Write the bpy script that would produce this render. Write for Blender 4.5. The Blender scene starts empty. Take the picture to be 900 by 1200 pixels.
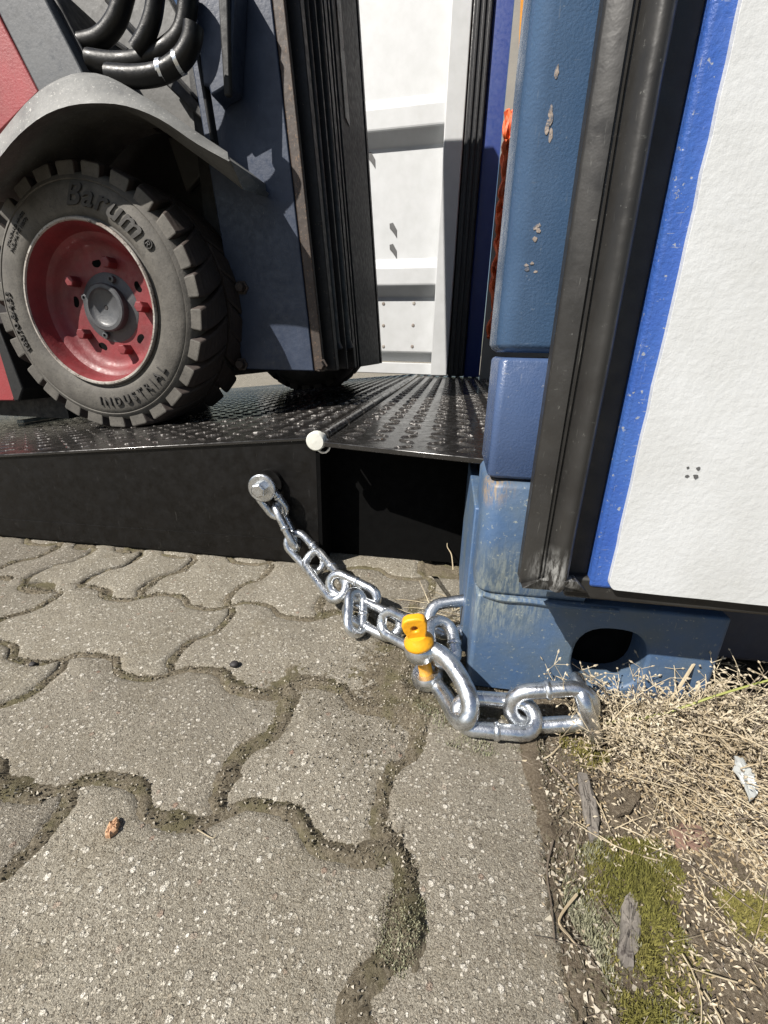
import bpy, bmesh, math, random
import numpy as np
from mathutils import Vector, Matrix
random.seed(7); rng = np.random.default_rng(7)
sc = bpy.context.scene; col = sc.collection
V = Vector
# ------------------------------------------------------------------ camera
CF, CH, CYAW = 510.0, 0.40, 8.2          # focal length in px of a 900x1200 frame, eye height, yaw
dn = V(((419-450)/CF, (1971-600)/CF, 1)).normalized(); up = -dn
fw = V((0, 0, 1)); fw = (fw-up*fw.dot(up)).normalized()
rt = fw.cross(up)
if rt.x < 0: rt = -rt
a = math.radians(CYAW)
YA = fw*math.cos(a)+rt*math.sin(a); XA = rt*math.cos(a)-fw*math.sin(a)
RW = Matrix((XA, YA, up))                 # camera (x right, y down, z forward) -> world
EYE = V((0, 0, CH))
cam = bpy.data.objects.new('camera', bpy.data.cameras.new('camera')); col.objects.link(cam)
mx, my, mz = RW@V((1, 0, 0)), RW@V((0, -1, 0)), RW@V((0, 0, -1))
cam.matrix_world = Matrix(((mx.x, my.x, mz.x, 0), (mx.y, my.y, mz.y, 0), (mx.z, my.z, mz.z, CH), (0, 0, 0, 1)))
cam.data.sensor_fit = 'VERTICAL'; cam.data.sensor_height = 36; cam.data.lens = CF/1200*36
cam.data.clip_start = 0.01; cam.data.clip_end = 500
sc.camera = cam
def ray(px, py): return RW@V(((px-450)/CF, (py-600)/CF, 1))
def aty(px, py, y): d = ray(px, py); return EYE+d*(y/d.y)
def atz(px, py, z=0.): d = ray(px, py); return EYE+d*((z-CH)/d.z)
def atx(px, py, x): d = ray(px, py); return EYE+d*(x/d.x)
# ------------------------------------------------------------------ light
SUN = V((-1.0, -1, 1.45)).normalized()
w = bpy.data.worlds.new('World'); sc.world = w; w.use_nodes = True
nt = w.node_tree; sky = nt.nodes.new('ShaderNodeTexSky'); sky.sky_type = 'NISHITA'; sky.sun_disc = False
sky.sun_elevation = math.asin(SUN.z); sky.sun_rotation = math.atan2(SUN.x, SUN.y)
bg = nt.nodes['Background']; bg.inputs['Strength'].default_value = 0.05
nt.links.new(sky.outputs[0], bg.inputs[0])
sl = bpy.data.lights.new('sun', 'SUN'); sl.energy = 5.0; sl.angle = math.radians(.5); sl.color = (1, .95, .88)
so = bpy.data.objects.new('sun', sl); col.objects.link(so); so.rotation_euler = SUN.to_track_quat('Z', 'Y').to_euler()
sc.view_settings.view_transform = 'Standard'; sc.view_settings.look = 'None'
sc.view_settings.exposure = 0.68; sc.view_settings.gamma = 1
# ------------------------------------------------------------------ materials
def newmat(name):
    m = bpy.data.materials.new(name); m.use_nodes = True
    return m, m.node_tree, m.node_tree.nodes['Principled BSDF']
def N(t, k, **kw):
    n = t.nodes.new(k)
    for a_, v in kw.items():
        if a_ in n.inputs: n.inputs[a_].default_value = v
        else: setattr(n, a_, v)
    return n
def pos(t, sc_=(1, 1, 1)):
    g = N(t, 'ShaderNodeNewGeometry'); mp = N(t, 'ShaderNodeMapping'); mp.inputs['Scale'].default_value = sc_
    t.links.new(g.outputs['Position'], mp.inputs['Vector']); return mp.outputs[0]
def noise(t, vec, scale, detail=4, rough=.6):
    n = N(t, 'ShaderNodeTexNoise', Scale=scale, Detail=detail, Roughness=rough); t.links.new(vec, n.inputs['Vector']); return n.outputs['Fac']
def ramp(t, fac, stops):
    r = N(t, 'ShaderNodeValToRGB'); e = r.color_ramp.elements
    while len(e) < len(stops): e.new(.5)
    for q, (p, c) in zip(e, stops):
        q.position = p; q.color = (*c, 1) if hasattr(c, '__len__') else (c, c, c, 1)
    t.links.new(fac, r.inputs[0]); return r.outputs[0]
def mix(t, fac, A, B, mode='MIX'):
    n = N(t, 'ShaderNodeMix', data_type='RGBA', blend_type=mode)
    for i, v in ((0, fac), (6, A), (7, B)):
        if hasattr(v, 'is_linked'): t.links.new(v, n.inputs[i])
        elif i == 0: n.inputs[0].default_value = v
        else: n.inputs[i].default_value = (*v, 1)
    return n.outputs[2]
def bump(t, b, h, strength=.4, dist=.002, prev=None):
    n = N(t, 'ShaderNodeBump', Strength=strength, Distance=dist); t.links.new(h, n.inputs['Height'])
    if prev is not None: t.links.new(prev, n.inputs['Normal'])
    t.links.new(n.outputs[0], b.inputs['Normal']); return n.outputs[0]
def paint(name, base, dark, rough=.45, chips=None, peel=180, peel_s=.25, metallic=0, wear=.72, scr=None, peel_d=.0015, spec=.5):
    m, t, b = newmat(name); p = pos(t)
    c = mix(t, ramp(t, noise(t, p, 14, 5), [(.35, 0), (.7, 1)]), base, dark)
    if chips:
        k = ramp(t, noise(t, p, 46, 8, .72), [(wear, 0), (wear+.03, 1)]); c = mix(t, k, c, chips)
    if scr:
        k = ramp(t, noise(t, pos(t, (160, 160, 14)), 1, 3, .8), [(.7, 0), (.76, .8)]); c = mix(t, k, c, scr)
    if chips:
        k = ramp(t, noise(t, p, 190, 4, .7), [(wear-.03, 0), (wear+.02, .8)]); c = mix(t, k, c, chips)
        k = ramp(t, noise(t, pos(t, (420, 420, 30)), 1, 3, .7), [(.67, 0), (.72, .55)]); c = mix(t, k, c, chips)
        k = ramp(t, noise(t, pos(t, (40, 300, 330)), 1, 3, .7), [(.68, 0), (.73, .5)]); c = mix(t, k, c, chips)
    t.links.new(c, b.inputs['Base Color'])
    t.links.new(ramp(t, noise(t, p, 60, 4), [(.3, max(rough-.12, .05)), (.7, rough+.15)]), b.inputs['Roughness'])
    b.inputs['Metallic'].default_value = metallic; b.inputs['Specular IOR Level'].default_value = spec
    bump(t, b, noise(t, p, peel, 3), peel_s, peel_d)
    return m
M = {}
M['blue'] = paint('blue_paint', (.068, .125, .225), (.052, .1, .185), .22, (.16, .2, .26), 420, .3, wear=.7, peel_d=.0012)
M['violet'] = paint('violet_blue_paint', (.062, .1, .2), (.05, .082, .168), .28, (.22, .23, .25), 420, .35, wear=.69, peel_d=.0014)
M['dirtyblue'] = paint('weathered_blue_paint', (.055, .105, .2), (.085, .115, .14), .5, (.24, .26, .24), 160, .35, wear=.645)
M['deepblue'] = paint('deep_blue_paint', (.022, .045, .2), (.028, .055, .21), .45, (.1, .13, .3), 200, .2)
M['brightblue'] = paint('bright_blue_paint', (.03, .085, .34), (.045, .115, .36), .42, (.35, .36, .33), 300, .5, wear=.66)
M['navy'] = paint('navy_mast_paint', (.034, .047, .08), (.018, .028, .054), .45, (.2, .2, .2), 120, .3, wear=.74, scr=(.2, .2, .22))
M['white'] = paint('white_door_paint', (.55, .565, .57), (.48, .49, .485), .45, None, 170, .4, peel_d=.0014)
M['whitefar'] = paint('white_panel_paint', (.53, .54, .545), (.48, .49, .49), .5, None, 12, .1)
M['rubber'] = paint('seal_rubber', (.02, .019, .018), (.029, .028, .026), .4, (.12, .12, .11), 90, .2, wear=.7, scr=(.06, .06, .057), spec=.35)
M['blackrubber'] = paint('black_seal', (.012, .012, .013), (.018, .018, .02), .5)
M['red'] = paint('red_paint', (.3, .04, .045), (.23, .045, .045), .5, (.3, .22, .18), 200, .4, wear=.7)
M['rimred'] = paint('rim_red_paint', (.2, .024, .028), (.12, .02, .022), .5, (.12, .08, .07), 150, .4, wear=.68)
M['rimlip'] = paint('bare_rim_metal', (.42, .4, .36), (.16, .12, .1), .5, (.06, .04, .03), 200, .6, wear=.6)
M['hub'] = paint('hub_grey_metal', (.075, .078, .082), (.05, .05, .054), .45, (.2, .2, .2), 200, .3)
M['black'] = paint('black_ramp_paint', (.0042, .0036, .0032), (.003, .0027, .0025), .45, (.05, .048, .045), 8, .1, wear=.76, spec=.3)
M['void'] = paint('recess_shade_black', (.0025, .0025, .0025), (.002, .002, .002), .9, spec=.1)  # near-black colour holds the shade of recesses and holes
M['tread'] = paint('ramp_deck_paint', (.014, .013, .012), (.02, .019, .018), .2, (.07, .066, .06), 30, .2, wear=.66, spec=.6)
M['pad'] = paint('worn_tread_pad', (.04, .037, .034), (.022, .02, .019), .17, (.42, .4, .38), 70, .3, wear=.6, spec=.6)
M['grey'] = paint('grey_fender_paint', (.2, .2, .19), (.11, .11, .105), .55, (.4, .39, .36), 70, .4, wear=.64, scr=(.36, .35, .33))
M['pillar'] = paint('grey_body_paint', (.085, .09, .095), (.06, .064, .07), .5, (.24, .24, .24), 90, .25, scr=(.22, .22, .22))
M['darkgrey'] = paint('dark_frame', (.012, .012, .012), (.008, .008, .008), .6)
M['cowl'] = paint('grey_cowl', (.085, .083, .078), (.06, .06, .056), .5, (.15, .15, .14), 60, .3)
M['hose'] = paint('hose_rubber', (.005, .005, .005), (.007, .007, .007), .42, spec=.3)
M['iron'] = paint('oily_mast_steel', (.006, .005, .0045), (.004, .0035, .003), .5, (.09, .06, .04), 60, .4, wear=.66)
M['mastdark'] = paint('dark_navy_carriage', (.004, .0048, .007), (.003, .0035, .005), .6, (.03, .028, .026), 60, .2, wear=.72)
M['rustedge'] = paint('rusty_edge_steel', (.06, .042, .032), (.035, .027, .022), .55, (.16, .1, .06), 60, .5, wear=.62)
M['rustpatch'] = paint('rust', (.2, .13, .07), (.12, .1, .07), .8, (.1, .07, .05), 160, .6)
M['yellow'] = paint('yellow_pin_paint', (.75, .36, .012), (.66, .3, .01), .42, (.28, .2, .08), 260, .4, wear=.7)
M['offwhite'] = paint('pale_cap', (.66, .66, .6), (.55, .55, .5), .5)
M['orange'] = paint('orange_strap', (.7, .12, .025), (.55, .08, .02), .6)
M['amber'] = paint('amber_strap', (.75, .33, .03), (.6, .24, .03), .6)
M['teal'] = paint('teal_tarp', (.05, .12, .17), (.03, .07, .1), .6)
M['wall'] = paint('container_lining', (.3, .29, .26), (.26, .25, .23), .6)
M['stem'] = paint('straw', (.5, .43, .3), (.27, .21, .13), .7)
M['seed'] = paint('dry_seed', (.6, .53, .4), (.3, .24, .16), .75)
M['seedbrown'] = paint('brown_husk', (.36, .28, .17), (.25, .19, .11), .8)
M['green'] = paint('green_stem', (.3, .33, .09), (.24, .24, .07), .55)
M['twig'] = paint('grey_twig', (.16, .13, .1), (.09, .07, .05), .8)
M['wood'] = paint('grey_wood_chip', (.2, .18, .155), (.1, .088, .078), .85, (.06, .05, .045), 150, .9, scr=(.3, .27, .23), wear=.62)
M['brick'] = paint('brick_fragment', (.2, .115, .085), (.14, .09, .07), .85, None, 160, .8)
M['pebble'] = paint('orange_pebble', (.5, .3, .17), (.42, .24, .14), .7)
M['darkstone'] = paint('dark_stone', (.03, .025, .025), (.02, .02, .02), .7)
M['plastic'] = paint('milky_plastic', (.6, .62, .6), (.45, .47, .46), .35)
M['moss'] = paint('moss', (.13, .125, .025), (.19, .165, .045), .85)
M['greymoss'] = paint('grey_moss', (.2, .205, .12), (.28, .27, .19), .9)
def scuff(m, c_, rad, colr):
    t = m.node_tree; b = t.nodes['Principled BSDF']; old = b.inputs['Base Color'].links[0].from_socket
    d = N(t, 'ShaderNodeVectorMath', operation='DISTANCE'); t.links.new(N(t, 'ShaderNodeNewGeometry').outputs['Position'], d.inputs[0]); d.inputs[1].default_value = c_
    near = ramp(t, d.outputs['Value'], [(rad*.25, 1), (rad, 0)])
    st = ramp(t, noise(t, pos(t, (300, 100, 60)), 1, 5, .7), [(.42, 0), (.62, 1)])
    f = N(t, 'ShaderNodeMath', operation='MULTIPLY'); t.links.new(near, f.inputs[0]); t.links.new(st, f.inputs[1])
    t.links.new(mix(t, f.outputs[0], old, colr), b.inputs['Base Color'])
def galv():
    m, t, b = newmat('galvanised_steel'); p = pos(t)
    c = ramp(t, noise(t, p, 55, 6, .7), [(.25, (.42, .44, .46)), (.55, (.7, .72, .74)), (.75, (.92, .93, .94))])
    k = ramp(t, noise(t, p, 140, 5, .75), [(.68, 0), (.74, .7)]); c = mix(t, k, c, (.3, .29, .27))
    t.links.new(c, b.inputs['Base Color']); b.inputs['Metallic'].default_value = .95
    t.links.new(ramp(t, noise(t, p, 90, 5), [(.3, .14), (.72, .42)]), b.inputs['Roughness'])
    bump(t, b, noise(t, p, 240, 4), .3, .0012); return m
M['galv'] = galv()
def concrete():
    m, t, b = newmat('exposed_aggregate_concrete'); p = pos(t)
    wob = N(t, 'ShaderNodeTexNoise', Scale=120, Detail=2); t.links.new(p, wob.inputs['Vector'])
    pv = N(t, 'ShaderNodeVectorMath', operation='MULTIPLY_ADD'); pv.inputs[1].default_value = (.004,)*3
    t.links.new(wob.outputs['Color'], pv.inputs[0]); t.links.new(p, pv.inputs[2]); q = pv.outputs[0]
    base = ramp(t, noise(t, p, 9, 4), [(.3, (.225, .204, .165)), (.7, (.3, .276, .227))])
    def cells(scale, lo, hi, prev, stops, rad):
        v = N(t, 'ShaderNodeTexVoronoi', Scale=scale); t.links.new(q, v.inputs['Vector'])
        s = N(t, 'ShaderNodeSeparateColor'); t.links.new(v.outputs['Color'], s.inputs[0])
        pick = ramp(t, s.outputs[0], [(lo, 0), (hi, 1)])
        near = ramp(t, v.outputs['Distance'], [(rad, 1), (rad+.1, 0)])
        f = N(t, 'ShaderNodeMath', operation='MULTIPLY'); t.links.new(pick, f.inputs[0]); t.links.new(near, f.inputs[1])
        return mix(t, f.outputs[0], prev, ramp(t, s.outputs[1], stops)), f.outputs[0], v.outputs['Distance']
    c, f0, d0 = cells(520, .25, .3, base, [(0, (.15, .13, .1)), (.5, (.27, .24, .19)), (1, (.42, .385, .31))], .42)
    c, f1, d1 = cells(280, .3, .34, c, [(0, (.17, .15, .12)), (.35, (.32, .28, .22)), (.7, (.54, .5, .42)), (1, (.72, .68, .6))], .36)
    c, f2, d2 = cells(125, .72, .74, c, [(0, (.3, .2, .15)), (.2, (.45, .42, .35)), (1, (.78, .74, .66))], .27)
    c = mix(t, ramp(t, noise(t, p, 1300, 2), [(.36, .8), (.56, 0)]), c, (.09, .077, .058)); c = mix(t, ramp(t, noise(t, p, 900, 2), [(.58, 0), (.7, .8)]), c, (.5, .46, .38))
    c = mix(t, ramp(t, noise(t, p, 16, 5, .7), [(.5, 0), (.75, .55)]), c, (.17, .145, .1))
    oi = N(t, 'ShaderNodeObjectInfo'); c = mix(t, 1.0, c, ramp(t, oi.outputs['Random'], [(0, (.86, .85, .84)), (1, (1.1, 1.1, 1.08))]), 'MULTIPLY')
    t.links.new(c, b.inputs['Base Color']); b.inputs['Roughness'].default_value = .85; b.inputs['Specular IOR Level'].default_value = .3
    i0 = N(t, 'ShaderNodeMath', operation='ADD'); t.links.new(f1, i0.inputs[0]); t.links.new(f2, i0.inputs[1])
    i1 = N(t, 'ShaderNodeMath', operation='MULTIPLY_ADD'); i1.inputs[1].default_value = .6
    t.links.new(f0, i1.inputs[0]); t.links.new(i0.outputs[0], i1.inputs[2])
    n1 = bump(t, b, i1.outputs[0], .85, .0016)
    bump(t, b, noise(t, p, 800, 3), .9, .0018, n1); return m
M['concrete'] = concrete()
def dirt(name, c0, c1, c2, green=None):
    m, t, b = newmat(name); p = pos(t)
    c = ramp(t, noise(t, p, 420, 4, .75), [(.3, c0), (.5, c1), (.72, c2)])
    c = mix(t, ramp(t, noise(t, p, 22, 4), [(.4, 0), (.7, .6)]), c, c0)
    if green: c = mix(t, ramp(t, noise(t, p, 30, 4), [(.48, 0), (.62, .75)]), c, green)
    t.links.new(c, b.inputs['Base Color']); b.inputs['Roughness'].default_value = .95; b.inputs['Specular IOR Level'].default_value = .1
    bump(t, b, noise(t, p, 600, 5, .75), 1, .004); return m
M['sand'] = dirt('joint_sand', (.1, .083, .057), (.2, .17, .122), (.4, .355, .27), (.15, .135, .075))
M['soil'] = dirt('dry_soil', (.09, .07, .05), (.19, .155, .112), (.34, .29, .22))
def rubber_tyre():
    m, t, b = newmat('dusty_tyre_rubber'); p = pos(t)
    c = ramp(t, noise(t, p, 26, 6, .65), [(.3, (.06, .055, .047)), (.7, (.118, .109, .094))])
    c = mix(t, ramp(t, noise(t, p, 160, 4), [(.55, 0), (.7, .6)]), c, (.04, .037, .034))
    t.links.new(c, b.inputs['Base Color']); b.inputs['Roughness'].default_value = .75
    bump(t, b, noise(t, p, 200, 5), .35, .002); return m
M['tyre'] = rubber_tyre()
M['treadrub'] = paint('tread_rubber', (.045, .032, .026), (.03, .023, .02), .75, None, 120, .4)
M['letter'] = paint('raised_tyre_letter', (.05, .047, .043), (.035, .033, .03), .75)
# ------------------------------------------------------------------ mesh tools
class MB:
    def __init__(s): s.v = []; s.f = []; s.mi = []
    def add(s, vs, fs, mi=0):
        o = len(s.v); s.v += [tuple(q) for q in vs]; s.f += [tuple(i+o for i in f) for f in fs]; s.mi += [mi]*len(fs); return s
    def box(s, x0, x1, y0, y1, z0, z1, mi=0):
        return s.hexa([(x0, y0, z0), (x1, y0, z0), (x1, y1, z0), (x0, y1, z0)], [(x0, y0, z1), (x1, y0, z1), (x1, y1, z1), (x0, y1, z1)], mi)
    def hexa(s, lo, hi, mi=0):
        n = len(lo)
        return s.add(list(lo)+list(hi), [tuple(range(n))[::-1], tuple(range(n, 2*n))]+[(i, (i+1) % n, n+(i+1) % n, n+i) for i in range(n)], mi)
    def slab(s, poly, d, mi=0):           # closed outline pushed along d
        d = V(d); return s.hexa([V(p)+d for p in poly], [V(p) for p in poly], mi)
    def tube(s, pts, r, n=8, closed=False, mi=0, refn=None):
        pts = [V(p) for p in pts]; m = len(pts); rr = r if hasattr(r, '__len__') else [r]*m
        vs = []; prev = None
        for i, p in enumerate(pts):
            a_ = pts[(i-1) % m] if (closed or i > 0) else p; b_ = pts[(i+1) % m] if (closed or i < m-1) else p
            t = (b_-a_).normalized()
            if refn is not None: u = V(refn)
            elif prev is None: u = t.orthogonal()
            else: u = prev
            u = (u-t*u.dot(t)).normalized(); prev = u; w_ = t.cross(u)
            vs += [p+(u*math.cos(2*math.pi*k/n)+w_*math.sin(2*math.pi*k/n))*rr[i] for k in range(n)]
        fs = []
        for i in range(m if closed else m-1):
            j = (i+1) % m
            fs += [(i*n+k, i*n+(k+1) % n, j*n+(k+1) % n, j*n+k) for k in range(n)]
        if not closed: fs += [tuple(range(n))[::-1], tuple((m-1)*n+k for k in range(n))]
        return s.add(vs, fs, mi)
    def lathe(s, prof, O, e1, e2, ax, n=48, mi=0, cap=False):   # prof: (radius, along axis)
        O, e1, e2, ax = V(O), V(e1), V(e2), V(ax); m = len(prof); vs = []
        for k in range(n):
            c_, s_ = math.cos(2*math.pi*k/n), math.sin(2*math.pi*k/n)
            vs += [O+(e1*c_+e2*s_)*r+ax*h for r, h in prof]
        fs = [(k*m+i, ((k+1) % n)*m+i, ((k+1) % n)*m+i+1, k*m+i+1) for k in range(n) for i in range(m-1)]
        if cap: fs += [tuple(k*m for k in range(n))[::-1], tuple(k*m+m-1 for k in range(n))]
        return s.add(vs, fs, mi)
    def build(s, name, mat, parent=None, smooth=40, bevel=0, seg=2):
        me = bpy.data.meshes.new(name); me.from_pydata(s.v, [], s.f)
        for m_ in (mat if isinstance(mat, (list, tuple)) else [mat]): me.materials.append(m_)
        if any(s.mi): me.polygons.foreach_set('material_index', s.mi)
        bm = bmesh.new(); bm.from_mesh(me); bmesh.ops.recalc_face_normals(bm, faces=bm.faces); bm.to_mesh(me); bm.free()
        if smooth: me.shade_smooth(); me.set_sharp_from_angle(angle=math.radians(smooth))
        return link_mesh(name, me, parent, bevel, seg)
def link_mesh(name, me, parent=None, bevel=0, seg=2):
    o = bpy.data.objects.new(name, me); col.objects.link(o)
    if parent:
        o.parent = parent; o.matrix_parent_inverse = world_of(parent).inverted()
    if bevel:
        b = o.modifiers.new('bevel', 'BEVEL'); b.width = bevel; b.segments = seg; b.limit_method = 'ANGLE'; b.angle_limit = math.radians(35)
    return o
def world_of(o):
    m = Matrix.Translation(o.location)
    return world_of(o.parent)@o.matrix_parent_inverse@m if o.parent else m
def thing(name, label, cat, loc=(0, 0, 0), group=None):
    o = bpy.data.objects.new(name, None); col.objects.link(o); o.location = loc; o.empty_display_size = .05
    return tag(o, label, cat, group)
def tag(o, label=None, cat=None, group=None, kind=None):
    for k, v in (('label', label), ('category', cat), ('group', group), ('kind', kind)):
        if v: o[k] = v
    return o
GRIDS = {}
def vnoise(X, Y, scale, seed):            # smooth value noise on arrays
    if seed not in GRIDS: GRIDS[seed] = np.random.default_rng(seed).random((257, 257))
    G = GRIDS[seed]; x = X*scale+37.3; y = Y*scale+11.7
    i = np.floor(x).astype(int); j = np.floor(y).astype(int); fx = x-i; fy = y-j
    fx = fx*fx*(3-2*fx); fy = fy*fy*(3-2*fy); g = lambda a_, b_: G[a_ % 257, b_ % 257]
    return (g(i, j)*(1-fx)+g(i+1, j)*fx)*(1-fy)+(g(i, j+1)*(1-fx)+g(i+1, j+1)*fx)*fy-.5
# ------------------------------------------------------------------ ground and paving
MB().add([(-60, -40, -.02), (60, -40, -.02), (60, 60, -.02), (-60, 60, -.02)], [(0, 1, 2, 3)]).build('ground', M['concrete'], smooth=0)['kind'] = 'structure'
PX, PY, X0, Y0, AMP = .157, .162, -.022, .252, .0145
def swave(t): return math.tanh(2.2*math.sin(2*math.pi*t))/math.tanh(2.2)
def paver_mesh(seed, W=PX, H=PY, straight_right=False, flat=False, ybase=None):
    r = random.Random(seed); n = 9; pts = []
    am = 0 if flat else AMP
    nw = 9 if W < .2 else 18
    for i in range(nw): pts.append((W*i/nw, am*swave(i/9)))
    for i in range(n): t = i/n; pts.append((W-(0 if straight_right else AMP*swave(t)), H*t))
    for i in range(nw): t = 1-i/nw; pts.append((W*t, H+am*swave(t*nw/9)))
    for i in range(3*n if ybase is not None else n):
        t = 1-i/(3*n if ybase is not None else n); pts.append((-AMP*swave(t if ybase is None else (ybase+H*t-Y0)/PY), H*t))
    P_ = [V((x-W/2, y-H/2, 0)) for x, y in pts]; m = len(P_); rings = []
    for inset, z in ((.0125, 0), (.0065, -.0016), (.0035, -.0055), (.0025, -.04)):
        ring = []
        for i, p in enumerate(P_):
            t = (P_[(i+1) % m]-P_[i-1]).normalized(); nn = V((-t.y, t.x, 0))
            q = p+nn*(inset+r.uniform(-.0011, .0011)); q.z = z; ring.append(q)
        rings.append(ring)
    b = MB(); vs = [q for ring in rings for q in ring]
    fs = [tuple(range(m))]+[(k*m+i, (k+1)*m+i, (k+1)*m+(i+1) % m, k*m+(i+1) % m) for k in range(3) for i in range(m)]
    me = bpy.data.meshes.new('paver'); me.from_pydata(vs, [], fs); me.materials.append(M['concrete'])
    me.shade_smooth(); me.set_sharp_from_angle(angle=math.radians(50)); return me
paving = bpy.data.objects.new('pavement', None); col.objects.link(paving); paving['kind'] = 'structure'
variants = [paver_mesh(s) for s in range(2)]; wides = [paver_mesh(s+10, 2*PX) for s in range(4)]
def place_paver(me, x, y):
    o = bpy.data.objects.new('paver', me); col.objects.link(o); o.parent = paving
    o.location = (x, y, random.uniform(-.0022, .0012)); o.rotation_euler = (random.gauss(0, .006), random.gauss(0, .006), random.gauss(0, .004))
for j in range(-5, 4):
    y = Y0+(j+.5)*PY
    if j == 2:
        for i in list(range(-15, -5))+[-2, -1]: place_paver(variants[random.randrange(2)], X0+(i+.5)*PX, y)
        continue
    lo_i = 0 if (j+1) % 2 == 0 else -1                  # every other row starts with a half stone
    if lo_i: place_paver(variants[0], X0-.5*PX, y)
    for i in range(lo_i-2, -16, -2): place_paver(wides[random.randrange(4)], X0+(i+1)*PX, y)
xs = [X0-5*PX, -.722, -.614, -.500, X0-2*PX]         # the cut stones along the ramp
for x0_, x1_ in ((xs[0], xs[1]), (xs[1], xs[2]), (xs[2], xs[3]), (xs[3], xs[4])):
    place_paver(paver_mesh(50, x1_-x0_), (x0_+x1_)/2, Y0+2.5*PY)
for y0_, y1_ in ((-.26, .085), (.085, .415), (.415, .74)):   # long edge stones beside the soil
    place_paver(paver_mesh(60+int(y0_*100), .135, y1_-y0_, True, True, y0_), X0+.0675, (y0_+y1_)/2)
def heightfield(name, x0, x1, y0, y1, st, fn, mat):
    X, Y = np.meshgrid(np.arange(x0, x1, st), np.arange(y0, y1, st)); Z = fn(X, Y); h, w_ = X.shape
    vs = np.stack([X, Y, Z], -1).reshape(-1, 3); I = np.arange(h*w_).reshape(h, w_)
    fs = np.stack([I[:-1, :-1], I[:-1, 1:], I[1:, 1:], I[1:, :-1]], -1).reshape(-1, 4)
    me = bpy.data.meshes.new(name); me.from_pydata(vs.tolist(), [], fs.tolist()); me.materials.append(mat); me.shade_smooth()
    return link_mesh(name, me)
def blob(X, Y, x, y, rx, ry, h): return h*np.exp(-((X-x)/rx)**2-((Y-y)/ry)**2)
def zsand(X, Y):
    sw = lambda t: np.tanh(2.2*np.sin(2*np.pi*t))/math.tanh(2.2)
    u = (Y-Y0-AMP*sw((X-X0)/PX))/PY; v = (X-X0+AMP*sw((Y-Y0)/PY))/PX
    du = np.where(X > X0+.008, 1, np.abs(u-np.round(u)))*PY; row = np.floor(u); kv = np.round(v); ok = (kv == 0) | (row == 2) | (np.mod(kv+row+1, 2) == 0)
    dv_ = np.where((X > X0+.03) | ~ok, 1, np.abs(v-kv))*PX; d = np.minimum(du, dv_)
    near = np.clip((.47-Y)/.25, .0, 1)
    wide = .0072+.0062*near*np.clip(.6+1.6*vnoise(X, Y, 9, 12), 0, 1.4)
    z = -.0052+(.0042+.0026*near)*np.exp(-(d/wide)**2)+.0026*vnoise(X, Y, 60, 1)+.0026*vnoise(X, Y, 190, 2)+.0024*vnoise(X, Y, 400, 3)
    z = z+blob(X, Y, .0, .195, .016, .024, .011)+blob(X, Y, -.03, .245, .02, .015, .006)+blob(X, Y, -.11, .25, .02, .012, .004)
    z = z+blob(X, Y, -.165, .42, .05, .035, .0042)+blob(X, Y, -.25, .415, .03, .018, .004)+blob(X, Y, -.03, .43, .045, .06, .0055)
    z = z+blob(X, Y, .02, .53, .09, .11, .008)+blob(X, Y, .04, .43, .05, .05, .007)+blob(X, Y, -.175, .6, .03, .1, .003)+blob(X, Y, -.02, .15, .02, .02, .005)
    z = z+blob(X, Y, -.4, .25, .04, .014, .0035)+blob(X, Y, -.18, .33, .02, .06, .0028)
    return z
sand = heightfield('joint_sand', -1.35, .125, .05, .80, .0028, zsand, M['sand']); sand['kind'] = 'structure'
def zsoil(X, Y):
    z = -.004+.012*vnoise(X, Y, 14, 4)+.008*vnoise(X, Y, 50, 5)+.004*vnoise(X, Y, 170, 6)+.0025*vnoise(X, Y, 420, 7)
    z = z+blob(X, Y, .3, .3, .12, .09, .018)
    z = z+.0035*np.exp(-((X-.112)/.012)**2)+.006*vnoise(X, Y, 30, 15)*np.exp(-((X-.112)/.018)**2)+blob(X, Y, .17, .205, .05, .05, .007)
    return z-np.clip((.106-X)/.02, 0, 1)*.014
heightfield('soil', .085, .85, -.1, .62, .0032, zsoil, M['soil'])['kind'] = 'structure'
def ground_z(x, y):
    A = np.array([[x]]), np.array([[y]])
    return float(zsoil(*A)[0, 0]) if x > .115 else max(0, float(zsand(*A)[0, 0]))
# loose grit lying in the joints
g = MB()
def grain(b, x, y, z, r):
    q = [V((random.gauss(0, 1), random.gauss(0, 1), random.gauss(0, 1))).normalized()*r*random.uniform(.6, 1.2) for _ in range(2)]
    a_, c_ = q; d_ = a_.cross(c_).normalized()*r; p = V((x, y, z))
    b.add([p+a_, p+c_, p+d_, p-(a_+c_)*.6-d_*.5], [(0, 1, 2), (0, 3, 1), (1, 3, 2), (0, 2, 3)])
for _ in range(15000):
    i = random.randint(-7, 0); j = random.randint(-1, 2); t = random.random()
    if random.random() < .5: x, y = X0+(i+t)*PX, Y0+j*PY+AMP*swave(t)
    else:
        if i and j != 2 and (i+j+1) % 2: continue
        x, y = X0+i*PX-AMP*swave(t), Y0+(j+t)*PY
    x += random.gauss(0, .006); y += random.gauss(0, .006)
    if x < .11 and y < .73: grain(g, x, y, float(zsand(np.array([[x]]), np.array([[y]]))[0, 0])+.0008, random.uniform(.0007, .002))
for _ in range(5000):
    x, y = random.gauss(.0, .07), random.gauss(.47, .09)
    if x < .12 and y < .73: grain(g, x, y, ground_z(x, y)+.0006, random.uniform(.0006, .0017))
for _ in range(1500):
    x, y = random.gauss(.125, .018), random.uniform(.05, .42)
    if x > .1: grain(g, x, y, ground_z(x, y)+.001, random.uniform(.001, .0034))
for _ in range(5000):
    x, y = random.uniform(.11, .4), random.uniform(.1, .5); grain(g, x, y, ground_z(x, y)+.0008, random.uniform(.0007, .0022))
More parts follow.
